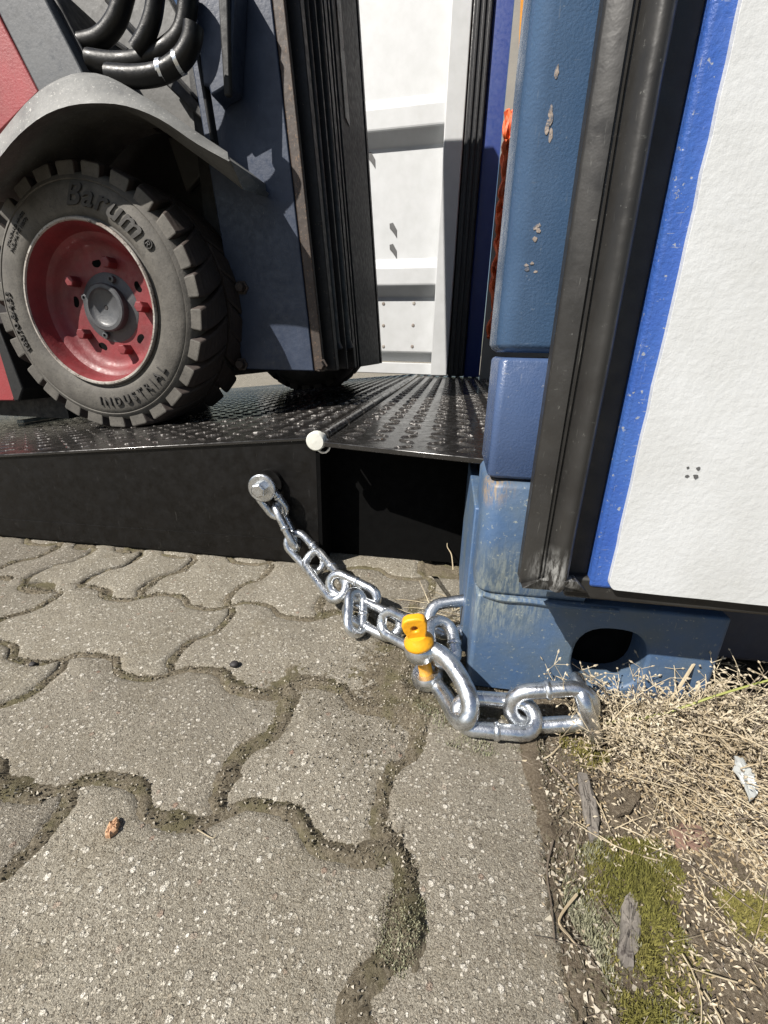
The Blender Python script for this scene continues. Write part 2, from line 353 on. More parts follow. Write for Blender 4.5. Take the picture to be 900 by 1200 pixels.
g.mi = [0 if random.random() < .7 else 1 for _ in range(len(g.f)//4) for _k in range(4)]
M['grit'] = paint('pale_grit', (.42, .38, .31), (.3, .27, .21), .8)
tag(g.build('joint_grit', [M['sand'], M['grit']], smooth=0), 'loose dark grit and sand lying in the paving joints', 'grit', kind='stuff')
# ------------------------------------------------------------------ ramp
SY = .740; XL, XR = -2.66, -.232
def rz(x): return .2545+(x+.2277)*.1048
R = thing('loading_ramp', 'black steel loading ramp of tread plate leading up into the container', 'ramp', (-.9, SY, 0))
MB().slab([(XL, SY, 0.001), (XR, SY, 0.001), (XR, SY, rz(XR)-.006), (XL, SY, rz(XL)+.0)], (0, .012, 0)).build('side_plate', M['black'], R, bevel=.0015)
MB().slab([(XL-.05, SY-.004, rz(XL)-.006), (XR, SY-.004, rz(XR)-.006), (XR, SY-.004, rz(XR)), (XL-.05, SY-.004, rz(XL))], (0, 2.4, 0)).build('ramp_deck', M['tread'], R, bevel=.0012)
MB().slab([(XL, SY-.0015, .004), (XR, SY-.0015, .004), (XR, SY-.0015, .052), (XL, SY-.0015, .02)], (0, .002, 0)).build('skirt_strip', M['black'], R)
PZ = .2545
plate = [atz(383, 518, PZ), atz(572, 538, PZ)]
pe = plate[1]-plate[0]; sl_ = pe.y/pe.x
px1 = .26
def pey(x): return plate[0].y+(x-plate[0].x)*sl_
poly = [(-.205, pey(-.205), PZ), (px1, pey(px1), PZ), (px1, 3.02, PZ), (-.205, 3.02, PZ)]
MB().hexa([(x, y, PZ-.009) for x, y, _ in poly], poly).build('bridge_plate', M['tread'], R, bevel=.0015)
MB().box(-.225, .30, .80, .812, 0.001, PZ-.012).build('shade_plate', M['void'], R)  # near-black sheet stands for the shade beneath the bridge plate
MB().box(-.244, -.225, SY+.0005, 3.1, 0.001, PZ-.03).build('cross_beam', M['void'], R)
def treads(b, x0, x1, y0f, y1, zf, px_, py_):
    ny = int((y1-.6)/py_)
    for j in range(ny):
        for i in range(int((x1-x0)/px_)):
            x = x0+(i+.5)*px_; y = .62+(j+.5)*py_
            if y < y0f(x)+.012: continue
            sgn = 1 if (i+j) % 2 else -1; L, W, H = .021, .0052, .003
            c_, s_ = math.cos(math.radians(34*sgn)), math.sin(math.radians(34*sgn))
            vs = []
            for u, v, h in ((-L, 0, -.001), (-L*.55, -W*.85, -.001), (0, -W, -.001), (L*.55, -W*.85, -.001), (L, 0, -.001), (L*.55, W*.85, -.001), (0, W, -.001), (-L*.55, W*.85, -.001),
                            (-L*.6, 0, H), (0, -W*.35, H), (L*.6, 0, H), (0, W*.35, H)):
                X, Y = x+u*c_-v*s_, y+u*s_+v*c_; vs.append((X, Y, zf(X)+h))
            b.add(vs, [(0, 1, 8), (1, 2, 9, 8), (2, 3, 10, 9), (3, 4, 10), (4, 5, 10), (5, 6, 11, 10), (6, 7, 8, 11), (7, 0, 8), (8, 9, 10, 11)])
b = MB(); treads(b, -.195, px1, pey, 3.0, lambda x: PZ, .05, .046)
o = b.build('tread_pattern', M['pad'], R, smooth=60); o['kind'] = 'stuff'
b = MB(); treads(b, -1.75, -.25, lambda x: SY-.004, 3.1, rz, .05, .046)
o = b.build('tread_pattern', M['pad'], R, smooth=60); o['kind'] = 'stuff'
for k in range(14):                                     # hinge knuckles along the top seam
    y0_ = SY+.012+k*.165; b = MB()
    b.tube([(-.222, y0_, .2525), (-.222, y0_+.155, .2525)], .0115, 12); b.build('hinge_knuckle', M['pad'], R)
c0 = aty(370, 517, SY-.03)
MB().lathe([(0, -.006), (.0145, -.005), (.0165, -.002), (.0165, .01), (.008, .01), (.008, .04)], c0, (1, 0, 0), (0, 0, 1), (0, 1, 0), 20).build('hinge_pin_end', M['offwhite'], R)
b = MB(); b.tube([c0+V((.012, .004+.002*math.sin(t), 0))+V((.012*math.cos(t), 0, .012*math.sin(t)-.008)) for t in np.linspace(0, 6.28, 12)], .0022, 6); b.build('split_pin', M['galv'], R)
cw = aty(307, 572, SY-.038)
wb = MB().lathe([(0, -.004), (.0235, -.004), (.0255, -.002), (.0255, .003), (.008, .003)], cw, (1, 0, 0), (0, 0, 1), (0, 1, 0), 36).build('washer', M['galv'], R)
b = MB(); b.lathe([(0, -.0195), (.011, -.0195), (.0138, -.017), (.0138, -.004), (.0138, -.002)], cw, V((1, 0, .3)).normalized(), V((-.3, 0, 1)).normalized(), (0, 1, 0), 6); b.build('bolt_head', M['galv'], wb, smooth=0, bevel=.0008)
MB().lathe([(.011, .002), (.011, .042)], cw, (1, 0, 0), (0, 0, 1), (0, 1, 0), 16).build('bolt_shank', M['iron'], wb)
MB().lathe([(0, .026), (.026, .026), (.026, .038), (0, .038)], cw, (1, 0, 0), (0, 0, 1), (0, 1, 0), 28).build('boss', M['black'], R)
# ------------------------------------------------------------------ chains
def stadium(A, B, wv, hw, r, n=9):
    A, B, wv = V(A), V(B), V(wv); u = (B-A); L = u.length; u.normalize(); wv = (wv-u*wv.dot(u)).normalized(); hw = min(hw, L*.48); pts = []
    for i in range(n+1):
        t = math.pi/2+math.pi*i/n; pts.append(A+u*(hw+hw*math.cos(t))+wv*hw*math.sin(t))
    for k in (1, 2, 3): pts.append(A+u*(hw+(L-2*hw)*k/4)-wv*hw)
    for i in range(n+1):
        t = -math.pi/2+math.pi*i/n; pts.append(B-u*(hw-hw*math.cos(t))+wv*hw*math.sin(t))
    for k in (1, 2, 3): pts.append(B-u*(hw+(L-2*hw)*k/4)+wv*hw)
    return pts, wv.cross(u), wv, u
def chain_link(parent, A, B, r, W=None, wv=None, hw=None, weld=True):
    A, B = V(A), V(B)
    if W is not None:
        d = V(W)-(A+B)/2; u = (B-A).normalized(); d -= u*d.dot(u); wv = d; hw = d.length
    pts, nrm, wv, u = stadium(A, B, wv, hw, r)
    b = MB(); b.tube(pts, r, 12, True, refn=nrm)
    if weld:
        c_ = (A+B)/2+wv*hw; b.tube([c_+u*k for k in (-.0035, -.0022, 0, .0022, .0035)], [r*1.0, r*1.16, r*1.2, r*1.16, r*1.0], 12)
    return b.build('chain_link', M['galv'], parent, smooth=60)
CA = thing('steel_chain', 'slim galvanised chain bolted to the ramp side and hanging down to the yellow pin', 'chain', atz(440, 735))
rA = .0074
A_ = lambda px, py, y: aty(px, py, y)
Z_ = lambda px, py, z: atz(px, py, z)
chain_link(CA, A_(306, 572, SY-.022), A_(331, 604, SY-.02), rA, wv=(1, 0, .75), hw=.0165)
chain_link(CA, A_(324, 592, SY-.022), A_(349, 642, SY-.036), rA, wv=(.2, -1, .1), hw=.0165)
chain_link(CA, A_(340, 628, SY-.03), A_(376, 667, SY-.052), rA, wv=(1, .35, .75), hw=.0185)
chain_link(CA, A_(363, 651, .686), Z_(401, 698, .032), rA, wv=(.8, .1, .6), hw=.0175)
chain_link(CA, Z_(387, 680, .045), Z_(441, 706, .03), rA, wv=(.25, .3, .9), hw=.0165)
chain_link(CA, Z_(418, 694, .047), Z_(416, 742, .012), rA, wv=(.3, .95, .1), hw=.0145)
chain_link(CA, Z_(408, 709, .024), Z_(467, 739, .02), rA, W=Z_(430, 735, .012))
chain_link(CA, Z_(448, 726, .034), Z_(503, 754, .045), rA, wv=(.2, .4, .9), hw=.0165)
CB = thing('steel_chain', 'heavy galvanised chain threaded through the holes of the blue container corner', 'chain', atz(600, 845))
rB = .0086
chain_link(CB, Z_(536, 834, .022), Z_(627, 842, .026), rB, W=Z_(585, 857, .016))
chain_link(CB, Z_(598, 832, .03), Z_(694, 826, .05), rB, W=Z_(648, 808, .062))
chain_link(CB, Z_(677, 800, .066), Z_(695, 856, .012), rB, wv=Z_(686, 826, .04)-EYE, hw=.019, weld=False)
chain_link(CB, Z_(503, 727, .045), Z_(566, 718, .055), rB, W=Z_(528, 742, .034))
chain_link(CB, Z_(515, 728, .062), Z_(521, 778, .034), rB*.95, wv=(.45, .8, .2), hw=.017)
# shackle with its yellow screw pin
gz = Z_(500, 790, .022); tz = Z_(489, 744, .085)
ax = (tz-gz).normalized()
S = thing('bow_shackle', 'galvanised bow shackle with a yellow screw pin joining the two chains', 'shackle', (gz.x, gz.y, 0))
e1 = V((1, 0, 0)); e1 = (e1-ax*e1.dot(ax)).normalized(); e2 = ax.cross(e1)
up_e = gz+ax*.042; lo_e = gz-ax*.004
bow = [up_e+V((-.004, .004, 0)), Z_(503, 760, .066), Z_(520, 769, .064), Z_(537, 790, .057), Z_(549, 815, .046), Z_(551, 834, .034), Z_(545, 845, .024), Z_(535, 841, .017), Z_(526, 824, .014), Z_(514, 806, .014), lo_e+V((.004, .0, -.002))]
def smooth_path(p, k=5):
    out = []
    for i in range(len(p)-1):
        p0, p1, p2, p3 = p[max(i-1, 0)], p[i], p[i+1], p[min(i+2, len(p)-1)]
        for j in range(k):
            t = j/k; out.append(.5*((2*p1)+(p2-p0)*t+(2*p0-5*p1+4*p2-p3)*t*t+(3*p1-p0-3*p2+p3)*t**3))
    return out+[p[-1]]
b = MB(); b.tube(smooth_path(bow), .0102, 14); b.build('bow', M['galv'], S, smooth=60)
for q in (up_e, lo_e):
    MB().lathe([(.0085, -.0085), (.0165, -.0095), (.0195, -.005), (.02, 0), (.0195, .005), (.0165, .0095), (.0085, .0085), (.0085, -.0085)], q, e1, e2, ax, 24).build('eye', M['galv'], S)
pin = MB(); pin.lathe([(0, -.02), (.0085, -.02), (.0085, .034), (.0085, .05)], gz, e1, e2, ax, 16); pin = pin.build('pin', M['yellow'], S)
MB().lathe([(0, .0505), (.0165, .0505), (.018, .053), (.018, .0565), (.0145, .061), (.0115, .066), (0, .067)], gz, e1, e2, ax, 24).build('pin_collar', M['yellow'], pin)
tc = gz+ax*.0
tn = (EYE-gz); tn.z *= .2; tn = (tn-ax*tn.dot(ax)).normalized(); tu = tn.cross(ax).normalized()
if tu.x < 0: tu = -tu
out_ = [(-.0105, .060), (-.0115, .068), (-.0145, .076), (-.0152, .084), (-.0125, .0905), (-.0065, .0935), (.0065, .0935), (.0125, .0905), (.0148, .084), (.0138, .076), (.0115, .068), (.0105, .060)]
hole_ = [(-.0005+.0038*math.cos(t), .0785+.0038*math.sin(t)) for t in np.linspace(0, 2*math.pi, 12, endpoint=False)]
bm = bmesh.new()
def loop_(pts, h): return [bm.verts.new(gz+tu*u+ax*v+tn*h) for u, v in pts]
E_ = [bm.edges.new((lp[k], lp[(k+1) % len(lp)])) for lp in (loop_(out_, .0058), loop_(hole_, .0058)) for k in range(len(lp))]
fl = bmesh.ops.triangle_fill(bm, edges=E_, use_beauty=True)['geom']; fl = [f for f in fl if isinstance(f, bmesh.types.BMFace)]
ret = bmesh.ops.extrude_face_region(bm, geom=fl); bmesh.ops.translate(bm, vec=tn*-.0116, verts=[e for e in ret['geom'] if isinstance(e, bmesh.types.BMVert)])
bmesh.ops.recalc_face_normals(bm, faces=bm.faces); me = bpy.data.meshes.new('pin_head'); bm.to_mesh(me); bm.free(); me.materials.append(M['yellow']); me.shade_smooth(); me.set_sharp_from_angle(angle=math.radians(40))
link_mesh('pin_head', me, pin, .0022, 3)
# ------------------------------------------------------------------ container
CT = thing('shipping_container', 'blue shipping container with its white doors swung fully open', 'container', (.05, .43, 0))
YC = .455; KS = YC/.43
def kx(x): return x*KS
def kz(z): return CH+(z-CH)*KS
def rounded_bar(x0, x1, y0, y1, z0, z1, r, n=6):        # left front and left back edges rounded
    pts = []
    for k in range(n+1):
        t = math.pi+math.pi/2*k/n; pts.append((x0+r+r*math.cos(t), y0+r+r*math.sin(t)))
    pts += [(x1, y0), (x1, y1)]
    for k in range(n+1):
        t = math.pi/2+math.pi/2*k/n; pts.append((x0+r+r*math.cos(t), y1-r+r*math.sin(t)))
    b = MB(); lo = [(x, y, z0) for x, y in pts]; hi = [(x, y, z1) for x, y in pts]; b.hexa(lo, hi); return b
def hollow_piece(x0, x1, y0, y1, z0, z1, r, lip=.004):  # same, with softened ends
    b = MB(); n = 6; levels = [(z0, lip), (z0+lip*.4, lip*.35), (z0+lip, 0), (z1-lip, 0), (z1-lip*.4, lip*.35), (z1, lip)]; rings = []
    for z, ins in levels:
        pts = []; a0, b0, rr = x0+ins, y0+ins, r
        for k in range(n+1):
            t = math.pi+math.pi/2*k/n; pts.append((a0+rr+rr*math.cos(t), b0+rr+rr*math.sin(t), z))
        pts += [(x1, b0, z), (x1, y1, z)]
        for k in range(n+1):
            t = math.pi/2+math.pi/2*k/n; pts.append((a0+rr+rr*math.cos(t), y1-rr+rr*math.sin(t), z))
        rings.append(pts)
    m = len(rings[0]); b.v = [q for rg in rings for q in rg]
    b.f = [tuple(range(m))[::-1], tuple((len(rings)-1)*m+i for i in range(m))]+[(k*m+i, k*m+(i+1) % m, (k+1)*m+(i+1) % m, (k+1)*m+i) for k in range(len(rings)-1) for i in range(m)]
    b.mi = [0]*len(b.f); return b
post = hollow_piece(.0398, .21, YC, YC+.12, kz(.4005), 2.75, .018, .008).build('corner_post', M['blue'], CT)
hollow_piece(.0438, .21, YC+.002, YC+.11, kz(.282), kz(.396), .008, .004).build('hinge_lug', M['violet'], CT)
hollow_piece(.0428, .165, YC-.001, YC+.12, kz(.150), kz(.279), .02, .007).build('post_foot', M['dirtyblue'], CT)
MB().lathe([(0, 0), (.03, 0), (.03, .0035), (0, .0035)], (.08, YC+.045, kz(.2785)), (1, 0, 0), (0, 1, 0), (0, 0, 1), 20).build('hinge_washer', M['rustpatch'], CT)
# corner casting with a through hole to the side and to the end
def casting():
    x0_, x1_, y0_, y1_, z0_, z1_ = kx(.043), kx(.30), YC-.003, YC+.19, .004, kz(.151)
    hx, hz, hw, hh = kx(.193), kz(.085), .0405, .041; n = 32
    b = MB(); hole = []; outer = []
    for k in range(n):
        t = 2*math.pi*k/n; c_, s_ = math.cos(t), math.sin(t); q = max(abs(c_), abs(s_))
        e = 2.6; rr = (abs(c_)**e+abs(s_)**e)**(-1/e)
        hole.append((hx+hw*rr*c_, hz+hh*rr*s_))
        tx = (x1_-hx)/c_ if c_ > 0 else (x0_-hx)/c_ if c_ < 0 else 1e9; tz_ = (z1_-hz)/s_ if s_ > 0 else (z0_-hz)/s_ if s_ < 0 else 1e9
        f = min(tx, tz_); outer.append([hx+f*c_, hz+f*s_])
    for cx, cz in ((x0_, z0_), (x1_, z0_), (x1_, z1_), (x0_, z1_)):
        i = min(range(n), key=lambda k: (outer[k][0]-cx)**2+(outer[k][1]-cz)**2); outer[i] = [cx, cz]
    vs = [(x, y0_, z) for x, z in outer]+[(x, y0_, z) for x, z in hole]+[(x, y0_+.045, z) for x, z in hole]+[(x, y1_, z) for x, z in outer]
    fs = [(k, (k+1) % n, n+(k+1) % n, n+k) for k in range(n)]+[(n+k, n+(k+1) % n, 2*n+(k+1) % n, 2*n+k) for k in range(n)]
    fs += [(k, (k+1) % n, 3*n+(k+1) % n, 3*n+k) for k in range(n)]+[tuple(3*n+k for k in range(n))]
    b.add(vs, fs); return b
casting().build('corner_casting', M['dirtyblue'], CT, smooth=35, bevel=.004, seg=3)
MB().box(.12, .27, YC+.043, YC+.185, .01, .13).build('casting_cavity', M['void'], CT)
MB().slab([(.0382, YC+.055, .01), (.0382, YC+.055, kz(.232)), (.0382, YC+.30, kz(.232)), (.0382, YC+.30, .01)], (.014, 0, 0)).build('end_plate', M['dirtyblue'], CT, bevel=.002)
b = MB(); b.tube(smooth_path([V((kx(x_), YC-d_, kz(z_))) for x_, d_, z_ in ((.05, .002, .152), (.07, .004, .149), (.1, .004, .1495), (.14, .004, .147), (.19, .004, .1475))]), .0032, 8)
b.build('weld_bead', M['dirtyblue'], CT)
MB().box(.31, 7.5, YC+.045, YC+.11, .05, .25).build('bottom_rail', M['navy'], CT, bevel=.006)
MB().box(.06, 7.5, YC+.115, 3.4, .17, .2435).build('container_floor', M['darkgrey'], CT)
b = MB(); nC = 40                                       # corrugated near side wall
xs_ = []; x = .2
while x < 7.4:
    xs_ += [(x, YC+.06), (x+.09, YC+.06), (x+.16, YC+.1), (x+.25, YC+.1)]; x += .32
vs = [(x, y, z) for z in (.25, 2.7) for x, y in xs_]; k = len(xs_)
b.add(vs, [(i, i+1, k+i+1, k+i) for i in range(k-1)]); b.build('side_wall', M['blue'], CT, smooth=0)
MB().box(.06, 7.5, YC+.04, YC+.16, 2.75, 2.85).build('top_rail', M['blue'], CT, bevel=.006)
MB().box(.06, 7.5, YC+.02, 3.42, 2.86, 2.88).build('roof', M['blue'], CT)
MB().box(.055, .17, YC+.125, 2.76, 2.62, 2.855).build('door_header', M['blue'], CT, bevel=.006)
def chip(px, py, w_, h_, y, name, mat, seed):
    r = random.Random(seed); c_ = aty(px, py, y); pts = []
    for q_ in range(5):
        cc = c_+V((r.gauss(0, .5)*w_, 0, r.gauss(0, .7)*h_)); pp = [(cc.x+w_*.45*r.uniform(.6, 1.2)*math.cos(t), y-.0001*(q_+1), cc.z+h_*.35*r.uniform(.6, 1.2)*math.sin(t)) for t in np.linspace(0, 5.9, 11)]
        MB().slab(pp, (0, .0012, 0)).build(name, mat, CT, smooth=0)
    return
    for k in range(26):
        t = 2*math.pi*k/26; f = r.uniform(.4, 1.1); pts.append((c_.x+w_*f*math.cos(t), y, c_.z+h_*f*math.sin(t)))
    MB().slab(pts, (0, .0012, 0)).build(name, mat, CT, smooth=0)
M['chip'] = paint('bare_primer', (.36, .3, .25), (.2, .17, .15), .7, (.07, .09, .13), 300, .5, wear=.55)
for i, (px, py, w_, h_) in enumerate(((646, 133, .0035, .014), (626, 273, .0042, .0055), (621, 316, .0045, .0035))): chip(px, py, w_, h_, YC-.0002, 'paint_chip', M['chip'], i)
MB().box(.097, .132, YC-.004, YC+.004, kz(.3965), kz(.4)).build('red_tape_scrap', M['red'], CT)
# far post, far door and what shows of the inside
YF = 2.78
fx = lambda px, py, y=YF: aty(px, py, y)
hollow_piece(.064, .155, YF, YF+.15, .26, 2.75, .012, .003).build('corner_post', M['deepblue'], CT)
far = MB(); far.box(-.034, .0635, YF-.012, YF+.12, .262, 2.6); far = far.build('door_seal', M['blackrubber'], CT, bevel=.01)
for x in (-.006, .022, .05): MB().box(x-.007, x+.007, YF-.021, YF-.008, .264, 2.6).build('seal_lip', M['blackrubber'], far, bevel=.003)
MB().box(-.1335, -.0345, YF-.02, YF+.05, .262, 2.6).build('door_frame', M['whitefar'], CT, bevel=.006)
dv = V((-1, .115, 0)).normalized(); dnrm = V((.115, 1, 0)).normalized()        # far door runs left and away
D0 = V((-.125, YF+.052, 0))
zs = [(.262, 0), (.272, 0), (.272, .03), (.326, .03), (.326, 0), (.394, 0)]
prof = [(.335, .05), (.392, .05), (.392, .0), (.70, .0), (.757, -.062), (.845, -.062), (.893, -.001), (1.43, -.001), (1.49, -.062), (1.58, -.062), (1.635, 0), (2.2, 0), (2.255, -.06), (2.34, -.06), (2.39, 0), (2.6, 0)]
b = MB(); L = 1.25; k = len(prof)
vs = [D0+dv*(L*s_)+dnrm*(d+.012)+V((0, 0, z)) for s_ in (0, 1) for z, d in prof]
b.add(vs, [(i, i+1, k+i+1, k+i) for i in range(k-1)]); fd = b.build('far_door', M['whitefar'], CT, smooth=0, bevel=.006)
so_ = fd.modifiers.new('solid', 'SOLIDIFY'); so_.thickness = .004
b = MB(); b.slab([D0+dv*s_+V((0, 0, z))-dnrm*.006 for s_, z in ((0, .262), (L, .262), (L, .328), (0, .328))], dnrm*.06); b.build('bottom_bar', M['whitefar'], fd, bevel=.004)
M['hole'] = paint('torn_metal', (.1, .1, .1), (.06, .06, .06), .6)
for px, py in ((447, 355), (484, 355), (447, 381), (483, 381), (447, 406), (482, 406)):
    q = fx(px, py, YF+.05); d = (V((q.x, q.y, 0))-D0).dot(dv); q = D0+dv*d+dnrm*.012+V((0, 0, q.z))
    MB().lathe([(0, -.008), (.008, -.007), (.011, -.003), (.012, 0)], q, dv, (0, 0, 1), dnrm, 12).build('rivet', M['rimlip'], fd)
for px, py in ((431, 182), (458, 267), (458, 292)):
    q = fx(px, py, YF+.05); d = (V((q.x, q.y, 0))-D0).dot(dv); q = D0+dv*d+dnrm*.008+V((0, 0, q.z))
    b = MB(); b.slab([q+dv*u+V((0, 0, v)) for u, v in ((.018, .03), (-.002, .034), (-.024, .0), (-.026, -.042), (-.004, -.014), (.016, .006))], dnrm*-.004); b.build('torn_hole', M['hole'], fd)
MB().box(.156, .9, YF-.05, YF-.03, .244, 2.7).build('inner_wall', M['wall'], CT)
MB().box(.05, .30, YC+.16, 3.0, .2435, .2505).build('door_sill', M['iron'], CT)
# near door folded back along the side, seen from its inner face
YD = .372
ND = MB(); ND.box(aty(841, 0, YD).x-.0015, 1.45, YD+.004, YD+.05, aty(800, 698, YD).z-.003, 2.55); ND = ND.build('near_door', M['brightblue'], CT, bevel=.004)
xw0, xw1 = aty(868, 0, YD).x, aty(731, 600, YD).x
wl = aty(715, 672, YD); zb = aty(800, 698, YD).z
pts = []
for k in range(7):
    t = math.pi+math.pi/2*k/6; pts.append((xw1+.001+.007+.007*math.cos(t), YD-.0015, zb+.009+.009*math.sin(t)))
rr = random.Random(3)
for k in range(1, 40): pts.append((xw1+.012+k*.0345, YD-.0015, zb-.0035*(k/6 if k < 6 else 1)+rr.uniform(-.0006, .0006)))
pts += [(1.44, YD-.0015, 2.54)]
for k in range(60): f = k/60; pts.append((xw0-(f)*(xw0-xw1)*1.0*min(1, 1)+rr.uniform(-.0007, .0007) if k > 0 else xw0, YD-.0015, 2.54-(2.54-zb-.012)*f))
# left edge follows the true vertical: straight in the world, slightly ragged
left = [(xw1+.001+rr.uniform(-.0006, .0006), YD-.0015, 2.54-(2.53-zb-.012)*k/120) for k in range(121)]
pts = pts[:7+39]+[(1.44, YD-.0015, 2.54)]+left
bm = bmesh.new(); vv = [bm.verts.new(p) for p in pts]; fc = bm.faces.new(vv)
ret = bmesh.ops.extrude_face_region(bm, geom=[fc]); bmesh.ops.translate(bm, vec=(0, .006, 0), verts=[e for e in ret['geom'] if isinstance(e, bmesh.types.BMVert)])
bmesh.ops.recalc_face_normals(bm, faces=bm.faces); bmesh.ops.triangulate(bm, faces=[f for f in bm.faces if len(f.verts) > 4])
me = bpy.data.meshes.new('door_lining'); bm.to_mesh(me); bm.free(); me.materials.append(M['white']); link_mesh('door_lining', me, ND, .001, 1)
rr = random.Random(9)
for px, py, r in ((806, 548, .0012), (818, 549, .0016), (805, 558, .0015), (815, 558, .0021)):
    q = aty(px, py, YD-.0015); pts = [(q.x+r*rr.uniform(.6, 1.3)*math.cos(t), q.y, q.z+r*rr.uniform(.6, 1.2)*math.sin(t)) for t in np.linspace(0, 5.6, 9)]
    MB().slab(pts, (0, -.0005, 0)).build('dark_speck', M['hole'], ND)
gk = 1.14; gx0 = aty(640, 500, YD-.01).x; gzb = aty(640, 694, YD-.012).z
o_ = [(0, .010), (-.0008, .006), (.0006, .004), (.013, .001), (.0142, .0028), (.0152, .0028), (.016, .0008), (.0172, .0026), (.018, .0026), (.019, -.001), (.0208, -.0056), (.0232, -.009), (.0262, -.0108), (.0292, -.0104), (.032, -.0078), (.0345, -.002), (.036, .012), (.036, .02), (0, .02)]
b = MB(); k = len(o_); vs = []
levels = [(gzb, 1), (gzb+.006, .3), (gzb+.012, 0)]+[(z, 0) for z in np.linspace(gzb+.05, 2.5, 30)]
for z, f in levels:
    for u, d in o_: vs.append((gx0+u*gk+.0006*math.sin(z*19)*(u > .014), YD-.004+d*1.2+f*.006*(d < .004), z))
b.add(vs, [(j*k+i, j*k+(i+1) % k, (j+1)*k+(i+1) % k, (j+1)*k+i) for j in range(len(levels)-1) for i in range(k)]+[tuple(range(k))])
b.build('door_seal', M['rubber'], ND, smooth=50)
MB().box(gx0+.034*gk, aty(841, 0, YD).x-.002, YD+.014, YD+.045, gzb+.004, 2.5).build('seal_gap_shade', M['blackrubber'], ND)  # black box stands for the shadow gap between seal and door
b = MB(); b.slab([(gx0+.0005, YD-.0075, gzb-.001), (gx0+.052*gk, YD-.0035, gzb-.002), (gx0+.04*gk, YD-.0095, gzb+.011*gk), (gx0+.03*gk, YD-.0165, gzb+.0125*gk), (gx0+.014*gk, YD-.0045, gzb+.006*gk)], (0, .012, 0)); b.build('seal_corner', M['rubber'], ND, bevel=.001)
MB().box(gx0+.037*gk, 1.45, YD+.006, YD+.02, aty(800, 717, YD).z, zb+.006).build('bottom_seal', M['rubber'], ND, bevel=.003)
MB().box(gx0+.01, 1.45, YD+.0205, YD+.045, aty(800, 717, YD).z+.001, zb).build('seal_carrier', M['iron'], ND)
scuff(M['rubber'], (gx0+.03, YD-.012, gzb+.016), .03, (.3, .3, .29))
scuff(M['dirtyblue'], (.07, YC-.005, kz(.155)), .07, (.22, .25, .24))
scuff(M['dirtyblue'], (.05, YC+.01, kz(.275)), .03, (.24, .17, .09))
# things hanging inside the container
def hang(name, label, cat, mat, pts, r, n=6):
    b = MB()
    for p in pts: b.tube(smooth_path([V(q) for q in p], 4), r, n)
    return tag(b.build(name, M[mat], None), label, cat)
YN = 2.6; strands = []
rr = random.Random(5)
for s_ in range(7):
    strands.append([aty(rr.uniform(-7, 5)+600-(y_-130)*.083, y_, YN+rr.uniform(-.04, .04)) for y_ in range(130, 410, 14)])
hang('cargo_net', 'tangled orange cargo netting hanging just inside the container', 'net', 'orange', strands, .011)
b = MB(); b.slab([aty(x_, y_, YN) for x_, y_ in ((613, -60), (630, -60), (624, 60), (612, 118), (606, 118))], (0, .02, 0)); tag(b.build('lashing_strap', M['amber'], None), 'amber lashing strap above the orange netting in the container', 'strap')
b = MB(); b.slab([aty(x_, y_, YN-.05) for x_, y_ in ((622, 55), (624, 130), (612, 128), (604, 104))], (0, .03, 0)); tag(b.build('tarpaulin', M['teal'], None), 'dark teal tarpaulin fold between the strap and the netting', 'tarpaulin')
# ------------------------------------------------------------------ forklift
FK = thing('forklift', 'red and grey forklift with navy mast standing on the ramp', 'forklift', (-.88, 1.1, .19))
yw = math.radians(-4); HN = V((math.sin(yw), -math.cos(yw), 0)); HD = V((math.cos(yw), math.sin(yw), 0)); HC = V((-.879, 1.05, .4855)); UZ = V((0, 0, 1))
def wl_(u, v, w_): return HC+HD*u+UZ*v+HN*w_
tp = [(.176, -.23), (.25, -.225), (.272, -.215), (.282, -.18), (.285, -.1), (.278, -.02), (.270, -.0015), (.2665, .001), (.262, .0045), (.258, .0065), (.256, .0045), (.254, .0065), (.245, .0105), (.225, .014), (.205, .013), (.194, .009), (.188, .004), (.184, .006), (.18, .0)]
WH = MB().lathe(tp, HC, HD, UZ, HN, 96).build('front_wheel', M['tyre'], FK)
NL = 26
def lug(sgn):
    b = MB(); st = 7; rings = []
    for j in range(st+1):
        f = j/st; w_ = (.001-.108*f) if sgn > 0 else (-.226+.108*f); tw = math.radians(11)*f**1.2*(1 if sgn > 0 else 1)
        half = math.radians(4.7+2.0*f**.5); ro = .2965+.0045*math.sin(math.pi*min(1, f*.9+.05)); ri = .262
        if j == 0: ro -= .0035
        rings.append([(ri, tw-half), (ro-.002, tw-half), (ro, tw-half*.8), (ro, tw+half*.8), (ro-.002, tw+half), (ri, tw+half), ])
        rings[-1] = [(r, t, w_) for r, t in rings[-1]]
    vs = [(r*math.cos(t), r*math.sin(t), w_) for rg in rings for r, t, w_ in rg]; m = 6
    fs = [tuple(range(m))[::-1], tuple(st*m+i for i in range(m))]+[(j*m+i, j*m+(i+1) % m, (j+1)*m+(i+1) % m, (j+1)*m+i) for j in range(st) for i in range(m)]
    me = bpy.data.meshes.new('tread_lug'); me.from_pydata(vs, [], fs); me.materials.append(M['tyre']); me.materials.append(M['treadrub'])
    bm = bmesh.new(); bm.from_mesh(me); bmesh.ops.recalc_face_normals(bm, faces=bm.faces)
    for f_ in bm.faces: f_.material_index = 1
    bm.faces.ensure_lookup_table(); bm.faces[0].material_index = 0
    bm.to_mesh(me); bm.free(); return me
WM = Matrix(((HD.x, 0, HN.x, HC.x), (HD.y, 0, HN.y, HC.y), (0, 1, 0, HC.z), (0, 0, 0, 1)))
WI = world_of(WH).inverted()
